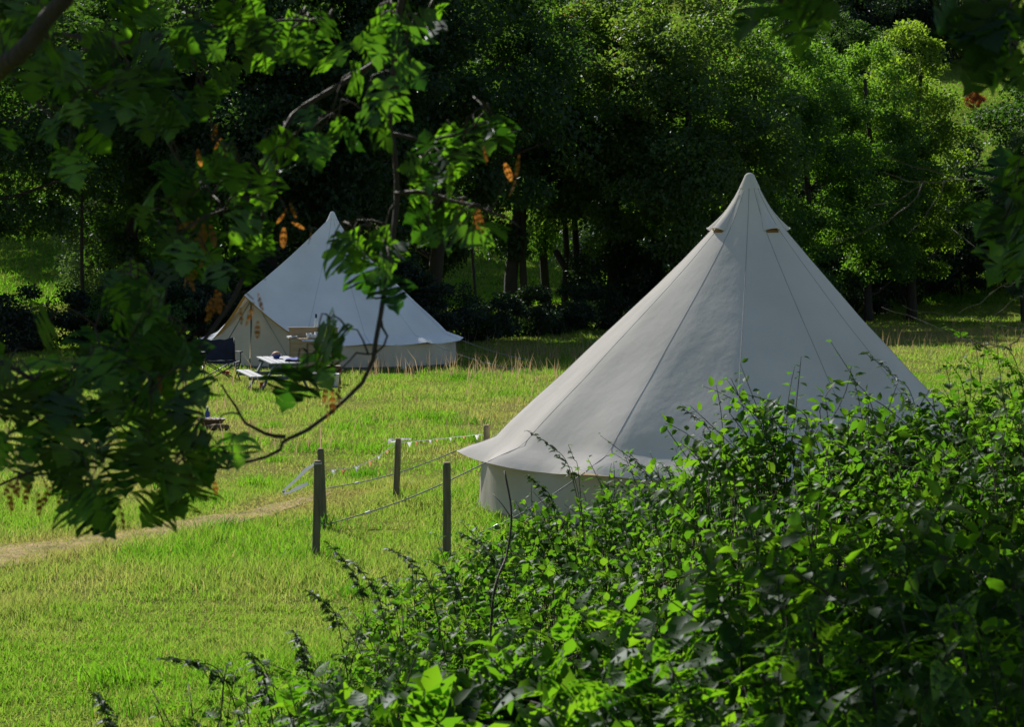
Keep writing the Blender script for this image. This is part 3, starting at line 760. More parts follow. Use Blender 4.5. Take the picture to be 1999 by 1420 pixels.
# wooden camp kitchen with things on it
pk = gpt(614, 736)
kt = thing('camp_kitchen', 'pale plywood camp kitchen cabinet with raised back and clutter on top', 'cabinet', tuple(pk), R_(4))
w_ = .90
for i in range(3): MB().box((0, -.2 + .001 * i, .16 + i * .2), (w_ - .05, .018, .195), None, .003).obj('front_board', M['ply'], kt)
for sx in (-1, 1): MB().box((sx * (w_ / 2 - .01), 0, .34), (.02, .40, .68), None, .003).obj('side_panel', M['ply'], kt)
MB().box((0, 0, .692), (w_ + .05, .46, .022), None, .004).obj('worktop', M['ply'], kt)
MB().box((-.02, .20, .79), (w_ - .02, .02, .17), None, .003).obj('back_board', M['ply'], kt)
MB().box((-.02, .19, .886), (w_ + .02, .09, .018), None, .003).obj('top_shelf', M['ply'], kt)
for sx in (-1, 1): MB().box((sx * (w_ / 2 - .03), .0, .0), (.04, .38, .06)).obj('foot', M['ply'], kt)
def prop(name, label, cat, loc, prof, mat, extra=None):
    l = kt.matrix_basis @ Vector(loc); t_ = thing(name, label, cat, l)
    MB().lathe((0, 0, 0), prof, 14).obj('body', M[mat], t_, True)
    if extra: MB().lathe((0, 0, 0), extra[0], 12).obj(extra[1], M[extra[2]], t_, True)
BOT = [(.03, 0), (.034, .01), (.034, .11), (.014, .16), (.013, .20)]
prop('bottle', 'dark bottle with pale label standing on the kitchen shelf', 'bottle', (.03, .19, .896), [(r * 1.0, z * .85) for r, z in BOT], 'white_p', ([(.016, .165), (.019, .17), (.019, .235), (.01, .24)], 'cap', 'glass_b'))
prop('bottle', 'slim green bottle standing by the yellow jug on the kitchen', 'bottle', (.27, .05, .704), [(r * 1.1, z * 1.7) for r, z in BOT], 'glass_g', ([(.015, .338), (.015, .36), (.008, .365)], 'cap', 'glass_b'))
prop('jug', 'lime yellow plastic jug on the camp kitchen worktop', 'jug', (.17, -.04, .704), [(.06, 0), (.075, .03), (.07, .14), (.055, .19), (.06, .2), (.05, .195)], 'lime', ([(.02, .19), (.03, .2), (.02, .24)], 'lid', 'white_p'))
for i, (x, y, rr, h) in enumerate(((-.10, -.08, .05, .09), (-.02, -.12, .045, .07), (.05, -.05, .05, .11))):
    prop('cup', ('white cup on the kitchen worktop, standing nearest the cabinet middle', 'low white cup at the front of the kitchen worktop', 'tall white cup beside the lime yellow jug')[i], 'cup', (x, y, .704), [(rr * .75, 0), (rr, h), (rr * .92, h), (rr * .7, .01)], 'white_p')
l = kt.matrix_basis @ Vector((-.40, -.10, .704)); pl = thing('plate_stack', 'two white plates hanging over the left end of the kitchen', 'plates', l)
for z in (0, .022): MB().lathe((0, 0, z), [(.05, 0), (.10, .018), (.102, .021), (.05, .006)], 18).obj('plate', M['white_p'], pl, True)
# stool, bucket and ball beside the kitchen
ps = gpt(648, 752)
st = thing('stool', 'low brown wooden stool on the grass beside the kitchen', 'stool', tuple(ps), R_(10))
MB().box((0, 0, .30), (.30, .24, .03), None, .006).obj('seat', M['brown_p'], st)
for sx in (-1, 1):
    for sy in (-1, 1): MB().tube([(sx * .11, sy * .08, .288), (sx * .14, sy * .11, -.02)], [.014, .011], 8).obj('leg', M['brown_p'], st, True)
ps = gpt(650, 757)
bk = thing('bucket', 'white plastic bucket standing in front of the brown stool', 'bucket', tuple(ps))
MB().lathe((0, 0, 0), [(.085, 0), (.09, .005), (.11, .20), (.118, .205), (.118, .22), (.104, .215), (.08, .02)], 18).obj('pail', M['white_p'], bk, True)
MB().tube([(-.115, 0, .2), (-.10, -.06, .24), (0, -.09, .26), (.10, -.06, .24), (.115, 0, .2)], .004, 6).obj('handle', M['steel'], bk, True)
ps = gpt(661, 740)
bl2 = thing('jerrycan', 'small red canister on the grass behind the white bucket', 'canister', tuple(ps))
MB().box((0, 0, .10), (.12, .08, .20), None, .02).obj('body', M['red'], bl2)
MB().lathe((.03, 0, .2), [(.018, 0), (.018, .03), (.01, .032)], 10).obj('cap', M['black'], bl2)
MB().tube([(-.04, 0, .198), (-.035, 0, .23), (.005, 0, .23), (.01, 0, .198)], .007, 6).obj('handle', M['red'], bl2)
# fire pit
ps = gpt(412, 842)
fp = thing('fire_bowl', 'low rusty fire bowl with grill in the open grass', 'fire bowl', tuple(ps))
MB().lathe((0, 0, .03), [(.06, 0), (.14, .04), (.19, .10), (.20, .105), (.18, .10), (.10, .04)], 18).obj('bowl', M['brown_p'], fp, True)
for a in range(3): MB().tube([(.12 * math.cos(a * 2.1), .12 * math.sin(a * 2.1), .06), (.17 * math.cos(a * 2.1), .17 * math.sin(a * 2.1), -.02)], .009, 6).obj('leg', M['black'], fp)
for i in range(6): 
    x = -.15 + .06 * i; hw = math.sqrt(.19 ** 2 - x * x); MB().tube([(x, -hw, .142), (x, hw, .142)], .005, 6).obj('grill_bar', M['steel'], fp)
for i, (dx, dy, rz) in enumerate(((-.22, -.14, .4), (.10, -.27, -.2))):
    lg = thing('firewood_log', ('split log lying left of the fire bowl', 'split log lying in front of the fire bowl')[i], 'log', (ps[0] + dx * 1.2, ps[1] + dy, float(GZ(ps[0] + dx, ps[1] + dy)) + .035), rz)
    MB().tube([(-.14, 0, 0), (0, .004, .004), (.14, 0, 0)], [.04, .043, .038], 9).obj('wood', M['log'], lg, True)
ps2 = gpt(405, 829)
bb = thing('bottle', 'blue plastic bottle standing in the grass behind the fire bowl', 'bottle', tuple(ps2))
MB().lathe((0, 0, 0), [(.03, 0), (.034, .01), (.034, .15), (.013, .19), (.013, .22)], 12).obj('body', M['blue_p'], bb, True)
MB().lathe((0, 0, .215), [(.016, 0), (.016, .02), (.01, .022)], 10).obj('cap', M['white_p'], bb)

# ------------------------------------------------------------------ trees at the wood edge
def crown_np(rng, h, w, base, nclump, nleaf, leaf, shape=1.0, clump=.75, top=.18):
    """clumped crown: h height, w width, base = bottom of the foliage"""
    zc = (h + base) / 2; hz = (h - base) / 2
    C = []
    while len(C) < nclump:
        q = rng.uniform(-1, 1, 3)
        l = np.linalg.norm(q)
        if l > 1 or l < .35: continue
        zz = q[2]
        wid = (1 - .45 * max(0, zz) ** 1.5 * shape) 
        C.append((q[0] * w / 2 * wid, q[1] * w / 2 * wid, zc + zz * hz))
    C = np.array(C); cr = rng.uniform(.55, 1.15, nclump) * clump
    ci = rng.integers(0, nclump, nleaf)
    d = rdir(nleaf, rng); rad = rng.random(nleaf) ** .45
    P = C[ci] + d * (rad * cr[ci])[:, None] * np.array([1, 1, .62])
    out = norm(P - np.array([0, 0, zc - hz * .3]))
    Nn = norm(out * .5 + np.array([0, 0, .55]) + rng.normal(size=(nleaf, 3)) * .55)
    T = norm(out * .5 + np.array([0, 0, -.35]) + rng.normal(size=(nleaf, 3)) * .6)
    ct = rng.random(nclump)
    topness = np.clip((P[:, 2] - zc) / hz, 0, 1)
    tint = np.clip(.18 + .42 * ct[ci] + rng.normal(size=nleaf) * .13 + top * topness, 0, 1)  # top term puts sunlight on the upper leaves into their tint
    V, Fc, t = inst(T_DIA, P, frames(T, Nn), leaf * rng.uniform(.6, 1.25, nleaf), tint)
    return V, Fc, t, C
def trunk_mb(rng, h, base, C, r0, n=9, lean=.3):
    mb = MB(); lx, ly = rng.uniform(-lean, lean, 2)
    ax = lambda z: np.array([lx * z / h + .12 * math.sin(z * .9 + lx * 9), ly * z / h + .1 * math.sin(z * .7 + 2), z])
    zs = np.linspace(-.3, h * .86, 12)
    mb.tube([ax(z) for z in zs], [r0 * (1.25 if z < .2 else 1) * (1 - .85 * max(0, z) / h) + .01 for z in zs], 9)
    idx = rng.permutation(len(C))[:n]
    for i in idx:
        c = C[i]; z0 = max(base * .55, min(c[2] - .9, h * .75)); a = ax(z0)
        mid = (a + c) / 2 + np.array([0, 0, -.15]) + rng.normal(size=3) * .15
        rr = r0 * .42 * (1 - z0 / h) + .015
        mb.tube([a, a * .6 + mid * .4 + np.array([0, 0, .05]), mid, mid * .4 + c * .6, c], [rr, rr * .85, rr * .65, rr * .4, rr * .2], 6)
    return mb
protos = []
for i, (h, w, base, nc, nl, leaf, cl_) in enumerate([(10, 5.8, 1.3, 180, 48000, .135, .74), (10, 4.8, 1.2, 150, 42000, .13, .70), (10, 6.6, 1.9, 200, 52000, .14, .78), (10, 4.4, 1.0, 150, 38000, .13, .66), (10, 3.8, 2.1, 115, 30000, .13, .66)]):
    rng = np.random.default_rng(100 + i)
    V, Fc, t, C = crown_np(rng, h, w, base, nc, nl, leaf, 1.0, cl_, .5 if i == 3 else .2)  # yellow-topped proto gets the strongest painted sunlit top
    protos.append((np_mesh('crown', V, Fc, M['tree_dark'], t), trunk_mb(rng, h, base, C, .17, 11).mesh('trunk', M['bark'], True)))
def tree(name, label, cat, x, y, s, sw, proto, mat, rz, group, sink=0.0):
    cm, tm = protos[proto]
    t = thing(name, label, cat, (x, y, float(GZ(x, y)) - sink), rz, group)
    t.scale = (s * sw, s * sw, s)
    link('trunk', tm, t)
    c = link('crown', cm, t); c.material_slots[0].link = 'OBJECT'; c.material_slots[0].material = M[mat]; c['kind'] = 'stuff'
    return t
def xat(px, d): return (px - 999.5) / F * d
edge = [  # px, depth, height, width factor, proto, material, label
    (-60, 60, 10.0, 1.05, 2, 'tree_dark', 'very dark broad tree at the wood edge, left of the hanging sycamore branches'),
    (250, 64, 9.4, 1.25, 4, 'tree_dark', 'dark tree half hidden by sycamore leaves, between the silvery tree and the white tent'),
    (215, 68, 7.3, 1.0, 1, 'tree_grey', 'silvery grey-green tree seen left of the sycamore leaves'),
    (400, 66, 10.5, 1.0, 0, 'tree_mid', 'mid green tree behind the thickest sycamore twigs'),
    (530, 62, 10.5, 1.05, 2, 'tree_dark', 'dark tree rising straight behind the white tent porch'),
    (690, 63, 11.0, 1.0, 0, 'tree_dark', 'tall dark tree rising behind the white tent apex'),
    (850, 66, 12.5, .95, 2, 'tree_dark', 'tall blackish tree between the two tents, nearest the white one'),
    (1005, 72, 10.4, 1.15, 4, 'tree_dark', 'dark tree with bare lower trunk standing over the bright gap between the tents'),
    (1065, 76, 10.6, .75, 4, 'tree_mid', 'slender bright green tree poking up between two broad dark trees'),
    (1190, 73, 10.0, 1.3, 4, 'tree_brown', 'tree with rusty seed clusters beside the slender bright green tree'),
    (1330, 71, 9.6, 1.05, 2, 'tree_brown', 'broad rusty-tinged tree rising behind the beige tent apex'),
    (1460, 74, 9.3, .9, 1, 'tree_mid', 'mid green tree just right of the broad rusty-tinged tree'),
    (1570, 76, 8.4, 1.0, 0, 'tree_mid', 'bushy green tree between the rusty-tinged tree and the yellow-topped tree'),
    (1700, 78, 8.6, .95, 3, 'tree_mid', 'green leafy tree standing left against the yellow-topped tree'),
    (1775, 80, 9.35, .98, 3, 'tree_yellow', 'tree with sunlit yellow-green top beside the bright hillside pasture'),
    (2035, 86, 9.0, .52, 1, 'tree_mid', 'leafy green tree at the right side of the hillside pasture'),
    (2000, 76, 5.9, .75, 3, 'tree_grey', 'lower grey-green tree in front of the hillside pasture'),
    (2120, 80, 10, 1.0, 2, 'tree_dark', 'dark tree right of the pasture gap, mostly out of view'),
]
for i, (px_, d, h, sw, pr_, mt, lab) in enumerate(edge):
    tree('broadleaf_tree', lab, 'tree', xat(px_, d), d, h / 10, sw, pr_, mt, i * 2.1 + .4, 'trees along the wood edge')
# second row further up the slope
rngs = np.random.default_rng(8)
second = [(20, 100), (150, 104), (290, 108), (470, 100), (600, 97), (780, 98), (930, 103), (1110, 108), (1230, 100), (1360, 104), (1510, 106), (1640, 110)]
for i, (px_, d) in enumerate(second):
    nb = ('the silvery tree', 'the dark tree above the lit gap', 'the silvery tree and sycamore twigs', 'the thick sycamore twigs', 'the white tent porch', 'the white tent apex', 'the blackish tree between the tents', 'the slender bright green tree', 'the rusty seed tree', 'the broad rusty tree', 'the mid green tree', 'the yellow-topped tree')[i]
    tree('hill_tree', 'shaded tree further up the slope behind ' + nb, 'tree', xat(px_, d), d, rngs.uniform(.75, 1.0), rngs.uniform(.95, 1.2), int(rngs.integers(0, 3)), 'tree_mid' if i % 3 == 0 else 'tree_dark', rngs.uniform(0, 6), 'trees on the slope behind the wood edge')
# undergrowth shrubs
def shrub_proto(seed, h, w, nc, nl, leaf, cl_):
    rng = np.random.default_rng(seed)
    V, Fc, t, C = crown_np(rng, h, w, .05, nc, nl, leaf, .3, cl_)
    V[:, 2] = np.maximum(V[:, 2], .02)
    mb = MB()
    for i in rng.permutation(nc)[:9]:
        c = C[i]; b = np.array([rng.uniform(-.2, .2), rng.uniform(-.2, .2), -.1])
        mb.tube([b, (b + c) / 2 + np.array([0, 0, .12]), c], [.03, .02, .006], 5)
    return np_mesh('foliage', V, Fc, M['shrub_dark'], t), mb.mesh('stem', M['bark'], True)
SH = [shrub_proto(50, 1.6, 2.6, 46, 11000, .085, .36), shrub_proto(51, 2.6, 2.8, 60, 15000, .095, .42)]
shr = [  # px, depth, scale, proto, mat, label
    (-40, 56, 1.05, 0, 'shrub_dark', 'dark low bush at the far left of the field edge'),
    (70, 58, 1.0, 0, 'shrub_dark', 'dark low bush below the lit gap, left of the silvery tree'),
    (200, 58, .6, 1, 'shrub_dark', 'dark upright bush below the silvery tree'),
    (285, 57, .75, 1, 'tree_mid', 'green bush half hidden by sycamore leaves, left of the white tent'),
    (375, 58, .9, 1, 'shrub_dark', 'dark bush against the left side of the white tent'),
    (470, 60, 1.0, 1, 'shrub_dark', 'dark bush behind the porch of the white tent'),
    (720, 60, 1.0, 1, 'shrub_dark', 'dark bush right behind the white tent roof'),
    (845, 60, .72, 1, 'shrub_dark', 'rounded dark bush at the right end of the white tent'),
    (940, 63, .8, 0, 'shrub_dark', 'low dark bush below the bright gap, next to the rounded bush'),
    (1010, 66, .9, 0, 'shrub_dark', 'low dark bush at the foot of the bare trunks'),
    (1090, 68, .85, 0, 'shrub_dark', 'low dark bush under the leaning log'),
    (1160, 70, .9, 0, 'shrub_dark', 'dark bush at the right side of the bright gap'),
    (1200, 73, 1.0, 1, 'shrub_dark', 'tall dark bush just left of the beige tent slope'),
    (1300, 72, 1.05, 1, 'shrub_dark', 'dark bush behind the left slope of the beige tent'),
    (1420, 74, 1.1, 1, 'shrub_dark', 'dark bush directly behind the beige tent apex'),
    (1560, 78, 1.2, 1, 'shrub_dark', 'dark bush behind the right slope of the beige tent'),
    (1660, 81, 1.15, 1, 'shrub_dark', 'dark bush right of the beige tent at the wood edge'),
    (1770, 84, 1.2, 1, 'shrub_dark', 'dark bush under the yellow-topped tree'),
    (1870, 86, 1.2, 1, 'shrub_dark', 'dark bush right of the yellow-topped tree trunk'),
    (1985, 88, 1.3, 1, 'shrub_dark', 'dark bush under the grey-green tree by the pasture'),
    (2090, 88, 1.3, 1, 'shrub_dark', 'dark bush at the far right of the wood edge'),
]
for i, (px_, d, s, pr_, mt, lab) in enumerate(shr):
    x = xat(px_, d); t = thing('undergrowth_bush', lab, 'bush', (x, d, float(GZ(x, d)) - .02), i * 1.7, 'undergrowth along the wood edge')
    t.scale = (s, s, s)
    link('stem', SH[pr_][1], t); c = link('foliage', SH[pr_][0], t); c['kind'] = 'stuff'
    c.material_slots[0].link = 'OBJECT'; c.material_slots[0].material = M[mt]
# hedge-like shrubs across the upper hillside
far = [(1430, 168), (1500, 170), (1565, 166), (1630, 171), (1690, 167), (1750, 172), (1805, 169), (1860, 174), (1100, 160), (980, 158), (860, 162), (700, 158), (540, 160), (380, 158), (230, 160), (80, 158)]
for i, (px_, d) in enumerate(far):
    x = xat(px_, d); rr_ = 1.9 + .9 * vnoise(i * 1.37, 4.2); t = thing('hillside_bush', 'distant dark bush in the row across the upper hillside', 'bush', (x, d, float(GZ(x, d)) - .05), i * 2.3, 'row of distant bushes on the upper hillside')
    t.scale = (rr_ * 1.1, rr_, rr_)
    link('stem', SH[1][1], t); c = link('foliage', SH[1][0], t); c['kind'] = 'stuff'
# taller thicket behind the wood edge
thk = [(270, 76), (400, 78), (520, 76), (640, 75), (760, 77), (1225, 84), (1330, 82), (1440, 85), (1550, 84), (1660, 88), (1760, 90), (1850, 92)]
wh_ = ('beside the silvery tree', 'behind the thickest sycamore twigs', 'behind the white tent porch', 'behind the white tent apex', 'behind the right half of the white tent', 'right of the bright gap', 'behind the left slope of the beige tent', 'behind the beige tent apex', 'behind the right vent of the beige tent', 'right of the beige tent apex', 'under the yellow-topped tree', 'below the bright pasture', 'at the far left of the wood')
for i, (px_, d) in enumerate(thk):
    x = xat(px_, d); t = thing('thicket_bush', 'tall dark thicket ' + wh_[i], 'bush', (x, d, float(GZ(x, d)) - .05), i * 1.9, 'tall thicket behind the wood edge')
    t.scale = (1.55, 1.5, 1.6 + .5 * vnoise(i * 1.7, 2.2))
    link('stem', SH[1][1], t); c = link('foliage', SH[1][0], t); c['kind'] = 'stuff'
x = xat(1898, 134); t = thing('red_shrub', 'small shrub with rusty red leaves on the bright hillside pasture', 'shrub', (x, 134, float(GZ(x, 134))), 0)
t.scale = (.38, .38, .5)
link('stem', SH[1][1], t); c = link('foliage', SH[1][0], t); c['kind'] = 'stuff'; c.material_slots[0].link = 'OBJECT'; c.material_slots[0].material = M['red_leaf']
# leaning log and slim bare trunks in the gap between the tents
q = W(1083, 488, 74); q2 = W(1112, 535, 74)
lg = thing('leaning_log', 'broken log leaning between thin trunks in the bright gap', 'log', (q2[0], 74, float(GZ(q2[0], 74))))
o_ = Vector(lg.location)
MB().tube([Vector((q2[0] + .3, 74, -.1)) - o_ + Vector((0, 0, float(o_.z))), Vector(q2) - o_, Vector(q) - o_], [.13, .12, .09], 9).obj('stem', M['bark'], lg, True)
for i, (px_, d, r, lab) in enumerate(((1003, 73, .07, 'thin bare trunk left in the bright gap between the tents'), (1022, 72, .11, 'crooked bare trunk in the bright gap, next to the thin one'), (1104, 74, .10, 'straight bare trunk right of the leaning log'), (1122, 74.5, .11, 'stout bare trunk paired with the straight one by the log'), (160, 62, .05, 'thin stem standing in the lit gap left of the silvery tree'), (926, 66, .04, 'slender sapling stem in the bright gap beside the rounded bush'))):
    x = xat(px_, d); t = thing('slim_tree', lab, 'tree', (x, d, float(GZ(x, d))), i * 1.3, 'slim bare trunks at the wood edge')
    MB().tube([(0, 0, -.2), (.03, 0, 1.0), (-.05, .02, 2.2), (.06, 0, 3.6), (.02, 0, 5.0)], [r * 1.2, r, r * .9, r * .7, r * .4], 8).obj('trunk', M['bark'], t, True)
    rng = np.random.default_rng(300 + i); V, Fc, tt_, C = crown_np(rng, 6.2, 2.2, 3.4, 22, 3000, .11, 1, .5)
    c = link('crown', np_mesh('crown', V, Fc, M['tree_dark'], tt_), t); c['kind'] = 'stuff'

# ------------------------------------------------------------------ the overhanging sycamore (foreground, left)
def resample(pts, step):
    P = np.array(pts, float); out = []
    # Catmull-Rom
    Q = np.vstack([2 * P[0] - P[1], P, 2 * P[-1] - P[-2]])
    for i in range(1, len(Q) - 2):
        n = max(2, int(np.linalg.norm(Q[i + 1] - Q[i]) / step))
        for k in range(n):
            t = k / n; a, b, c, d = Q[i - 1], Q[i], Q[i + 1], Q[i + 2]
            out.append(.5 * ((2 * b) + (-a + c) * t + (2 * a - 5 * b + 4 * c - d) * t * t + (-a + 3 * b - 3 * c + d) * t ** 3))
    out.append(P[-1]); return np.array(out)
def pix(lst): return [W(*q) for q in lst]
rs = np.random.default_rng(77)
TRX, TRY = -2.35, 5.6
syc = thing('sycamore_tree', 'sycamore tree whose dark leafy branches hang across the left foreground', 'tree', (TRX, TRY, float(GZ(TRX, TRY))))
so_ = np.array(syc.location)
MB().tube([np.array([0, 0, -.3]), np.array([0, 0, .1]), np.array([.03, .02, 1.2]), np.array([-.03, .05, 2.4]), np.array([.05, 0, 3.6]), np.array([.0, .1, 5.2]), np.array([.1, .1, 6.4])], [.26, .22, .18, .165, .14, .09, .04], 14).obj('trunk', M['bark'], syc, True)
trunk_at = lambda z: np.array([TRX, TRY, z])
LIMB = [trunk_at(3.15), np.array([-1.75, 5.35, 3.32]), np.array([-1.1, 5.2, 3.34]), W(760, -75, 5.1), W(800, -60, 5.1)]
branches = {
 'limb': (LIMB, .045, .020),
 'b1': ([W(800, -60, 5.1)] + pix([(782, 15, 5.1), (768, 130, 5.1), (764, 250, 5.1), (775, 350, 5.1), (770, 450, 5.08), (758, 540, 5.05), (742, 620, 5.0), (728, 700, 5.0), (705, 748, 5.0), (640, 810, 4.98), (560, 855, 4.95), (545, 878, 4.95), (480, 905, 4.92), (410, 915, 4.9), (335, 927, 4.88)]), .0068, .0024),
 'b1b': (pix([(773, 375, 5.09), (850, 382, 5.05), (930, 402, 5.0), (985, 425, 4.98), (1010, 440, 4.95)]), .0045, .002),
 'b1c': (pix([(560, 855, 4.95), (520, 845, 4.98), (480, 826, 5.0), (458, 795, 5.02), (430, 752, 5.05)]), .004, .0018),
 'b1d': (pix([(742, 622, 5.0), (756, 655, 5.0), (738, 688, 4.99), (700, 690, 4.97), (660, 730, 4.95)]), .0026, .0015),
 'b1e': (pix([(768, 260, 5.1), (830, 275, 5.12), (890, 262, 5.15), (960, 235, 5.15)]), .004, .0018),
 'b2': ([W(760, 100, 5.1)] + pix([(690, 150, 5.1), (600, 205, 5.08), (555, 250, 5.05), (535, 350, 5.02), (500, 470, 4.98), (455, 580, 4.95), (392, 672, 4.92), (320, 740, 4.9), (280, 768, 4.88), (240, 797, 4.86), (230, 825, 4.86), (192, 842, 4.85), (152, 878, 4.82), (108, 908, 4.8), (50, 925, 4.78), (-30, 960, 4.75)]), .0056, .0024),
 'b2b': (pix([(240, 797, 4.86), (190, 800, 4.84), (160, 812, 4.82)]), .003, .0016),
 'b2c': (pix([(530, 370, 5.02), (470, 400, 4.98), (400, 425, 4.92), (330, 470, 4.9)]), .004, .0018),
 'b2d': (pix([(392, 672, 4.92), (340, 690, 4.86), (270, 700, 4.8), (180, 720, 4.75), (90, 735, 4.7)]), .004, .0018),
 'b3': ([np.array([-1.55, 5.3, 3.33])] + pix([(-30, 40, 5.2), (60, 60, 5.15), (150, 72, 5.1), (190, 90, 5.1), (330, 67, 5.05), (475, 42, 5.05), (600, 40, 5.05)]), .008, .0025),
 'b3b': (pix([(150, 72, 5.1), (220, 150, 5.0), (300, 240, 4.95), (360, 330, 4.92)]), .005, .002),
 'b3c': (pix([(-30, 40, 5.2), (30, 160, 5.0), (120, 240, 4.9)]), .004, .002),
 'b4': ([trunk_at(2.55), W(-330, 300, 4.9), W(-60, 175, 4.4), W(30, 108, 4.2), W(90, 40, 4.15), W(150, -50, 4.1)], .034, .013),
 'b5': ([trunk_at(1.9), W(-420, 620, 5.0), W(-180, 640, 4.8), W(-40, 690, 4.7), W(60, 740, 4.65), W(130, 800, 4.6)], .03, .003),
}
bsamples = []
for nm, (pts, r0, r1) in branches.items():
    P = resample(pts, .035); n = len(P)
    P = P + (rs.normal(size=P.shape) * .0022)
    rad = np.linspace(r0, r1, n) * (1 + .12 * np.sin(np.arange(n) * 1.3) ** 8)
    MB().tube([p - so_ for p in P], list(rad), 8).obj('limb' if r0 > .02 else 'branch', M['bark'] if r0 > .02 else M['twig'], syc, True)
    bsamples.append(P)
bs = np.vstack(bsamples)
blobs = [(80, 60, 110, 80, 15, 4.4), (200, 140, 120, 80, 20, 4.8), (300, 60, 120, 60, 13, 5.0), (460, 60, 90, 55, 10, 5.0), (340, 180, 110, 60, 14, 4.95), (620, 60, 90, 55, 10, 5.1), (755, 60, 60, 55, 7, 5.15),
         (850, 45, 30, 30, 2, 5.15), (740, 145, 40, 30, 3, 5.05), (800, 165, 35, 45, 3, 5.2), (600, 255, 70, 55, 9, 5.05), (690, 250, 40, 45, 4, 5.05), (440, 325, 105, 55, 14, 4.95), (330, 420, 70, 75, 11, 4.9), (425, 420, 80, 50, 8, 4.95),
         (280, 560, 70, 65, 10, 4.9), (380, 520, 65, 45, 5, 4.95), (505, 500, 25, 40, 3, 5.0), (250, 650, 90, 50, 10, 4.85), (60, 735, 85, 55, 11, 4.7), (190, 745, 100, 55, 12, 4.75), (330, 690, 75, 55, 9, 4.85), (330, 800, 60, 60, 8, 4.85),
         (430, 640, 40, 40, 3, 4.9), (100, 855, 110, 75, 13, 4.75), (165, 950, 55, 50, 5, 4.8), (370, 875, 70, 55, 9, 4.88), (255, 880, 40, 40, 3, 4.85), (345, 955, 55, 35, 4, 4.88), (965, 230, 40, 28, 4, 5.12), (905, 255, 35, 25, 3, 5.15),
         (850, 335, 55, 40, 8, 5.08), (905, 440, 60, 40, 7, 5.0), (825, 430, 25, 40, 2, 5.06), (715, 455, 55, 40, 8, 5.04), (740, 525, 30, 30, 3, 5.03), (100, 250, 90, 60, 8, 4.85), (220, 260, 70, 40, 6, 4.9), (20, 820, 40, 60, 4, 4.7), (40, 620, 50, 30, 3, 4.75)]
single = [(97, 625, 4.75, .105), (645, 485, 5.0, .075), (620, 655, 4.93, .09), (600, 715, 4.93, .10), (660, 650, 4.97, .075), (640, 640, 4.95, .07), (462, 850, 4.9, .07), (165, 985, 4.8, .09), (330, 955, 4.85, .07), (610, 690, 4.95, .08), (580, 725, 4.92, .09), (245, 845, 4.85, .065), (700, 520, 5.02, .07)]
L = []
for (cx, cy_, rx, ry, n, d) in blobs:
    for _ in range(n):
        a = rs.random() * 2 * math.pi; q = math.sqrt(rs.random())
        L.append((cx + rx * q * math.cos(a), cy_ + ry * q * math.sin(a), d + rs.uniform(-.22, .22), rs.uniform(.046, .08) * (1.2 if cy_ > 600 else 1)))
CLEAR = [(385, 475, 655, 775), (470, 545, 565, 790), (520, 625, 430, 640), (790, 905, 560, 720)]   # openings through which the far tent and its furniture show
L = [q for q in L if not any(a < q[0] < b and c - 30 < q[1] < d for a, b, c, d in CLEAR)]
L = L[:300 - len(single)] + single
P = np.array([W(a, b, c) for a, b, c, s in L]); S = np.array([q[3] for q in L])
# connect every leaf to the nearest branch or earlier twig node
dist = np.array([np.linalg.norm(bs - p, axis=1).min() for p in P]); order = np.argsort(dist)
nodes = list(bs[::3]); tw = MB()
for i in order:
    p = P[i] + np.array([0, 0, .01]); A = np.array(nodes); j = int(np.argmin(np.linalg.norm(A - p, axis=1))); a = A[j]
    mid = (a + p) / 2 + np.array([rs.normal() * .01, rs.normal() * .01, .018 + .12 * np.linalg.norm(a - p) * .5])
    tw.tube([x - so_ for x in (a, a * .5 + mid * .5 + [0, 0, .004], mid, mid * .45 + p * .55, P[i])], [.0022, .0019, .0016, .0014, .0012], 5)
    nodes.append(mid * .5 + p * .5)
tw.obj('twigs', M['twig'], syc, True)['kind'] = 'stuff'
syc_meshes = [np_mesh('leaf', v, f, M['syc'], None, False) for v, f in T_SYC]
hang = np.array([0, 0, -1.0])
toSun = np.array(SUN)
for i in range(len(L)):
    T = norm(hang * rs.uniform(.3, 1.1) + rs.normal(size=3) * .55)
    view = norm(np.array([0, 0, ZC]) - P[i])
    Nn = norm(np.array([0, 0, .3]) + rs.normal(size=3) * .45 + view * rs.choice([-1., 1.]))
    Rm = frames(T[None], Nn[None])[0]
    link('leaf', syc_meshes[int(rs.integers(0, 4))], syc, mat4(P[i] - so_, Rm, S[i]))
# the many further leaves behind and between them, joined
X = []
for (cx, cy_, rx, ry, n, d) in blobs:
    if cx > 560 or cy_ < 330: continue
    for _ in range(int(n * (.25 if cy_ > 600 else .12))):
        a = rs.random() * 2 * math.pi; q = math.sqrt(rs.random()) * 1.1
        X.append((cx + rx * q * math.cos(a), cy_ + ry * q * math.sin(a), d + rs.uniform(-.35, .4), rs.uniform(.045, .078)))
X = [q for q in X if not any(a < q[0] < b and c - 30 < q[1] < d for a, b, c, d in CLEAR)]
PX = np.array([W(a, b, c) for a, b, c, s_ in X]); nx_ = len(PX); A = np.array(nodes)
tw = MB()
for p in PX:
    a = A[int(np.argmin(np.linalg.norm(A - p, axis=1)))]; mid = (a + p) / 2 + np.array([0, 0, .02])
    tw.tube([a - so_, mid - so_, p - so_], [.0018, .0015, .001], 4)
tw.obj('petioles', M['twig'], syc, True)['kind'] = 'stuff'
VW = norm(np.array([0, 0, ZC]) - PX) * rs.choice([-.7, .7], nx_)[:, None]
V, Fc, t_ = inst(T_SYC[1], PX - so_, frames(norm(hang * rs.uniform(.3, 1.1, (nx_, 1)) + rs.normal(size=(nx_, 3)) * .5), norm(np.array([0, 0, .4]) + rs.normal(size=(nx_, 3)) * .6 + VW)), np.array([q[3] for q in X]), rs.random(nx_))
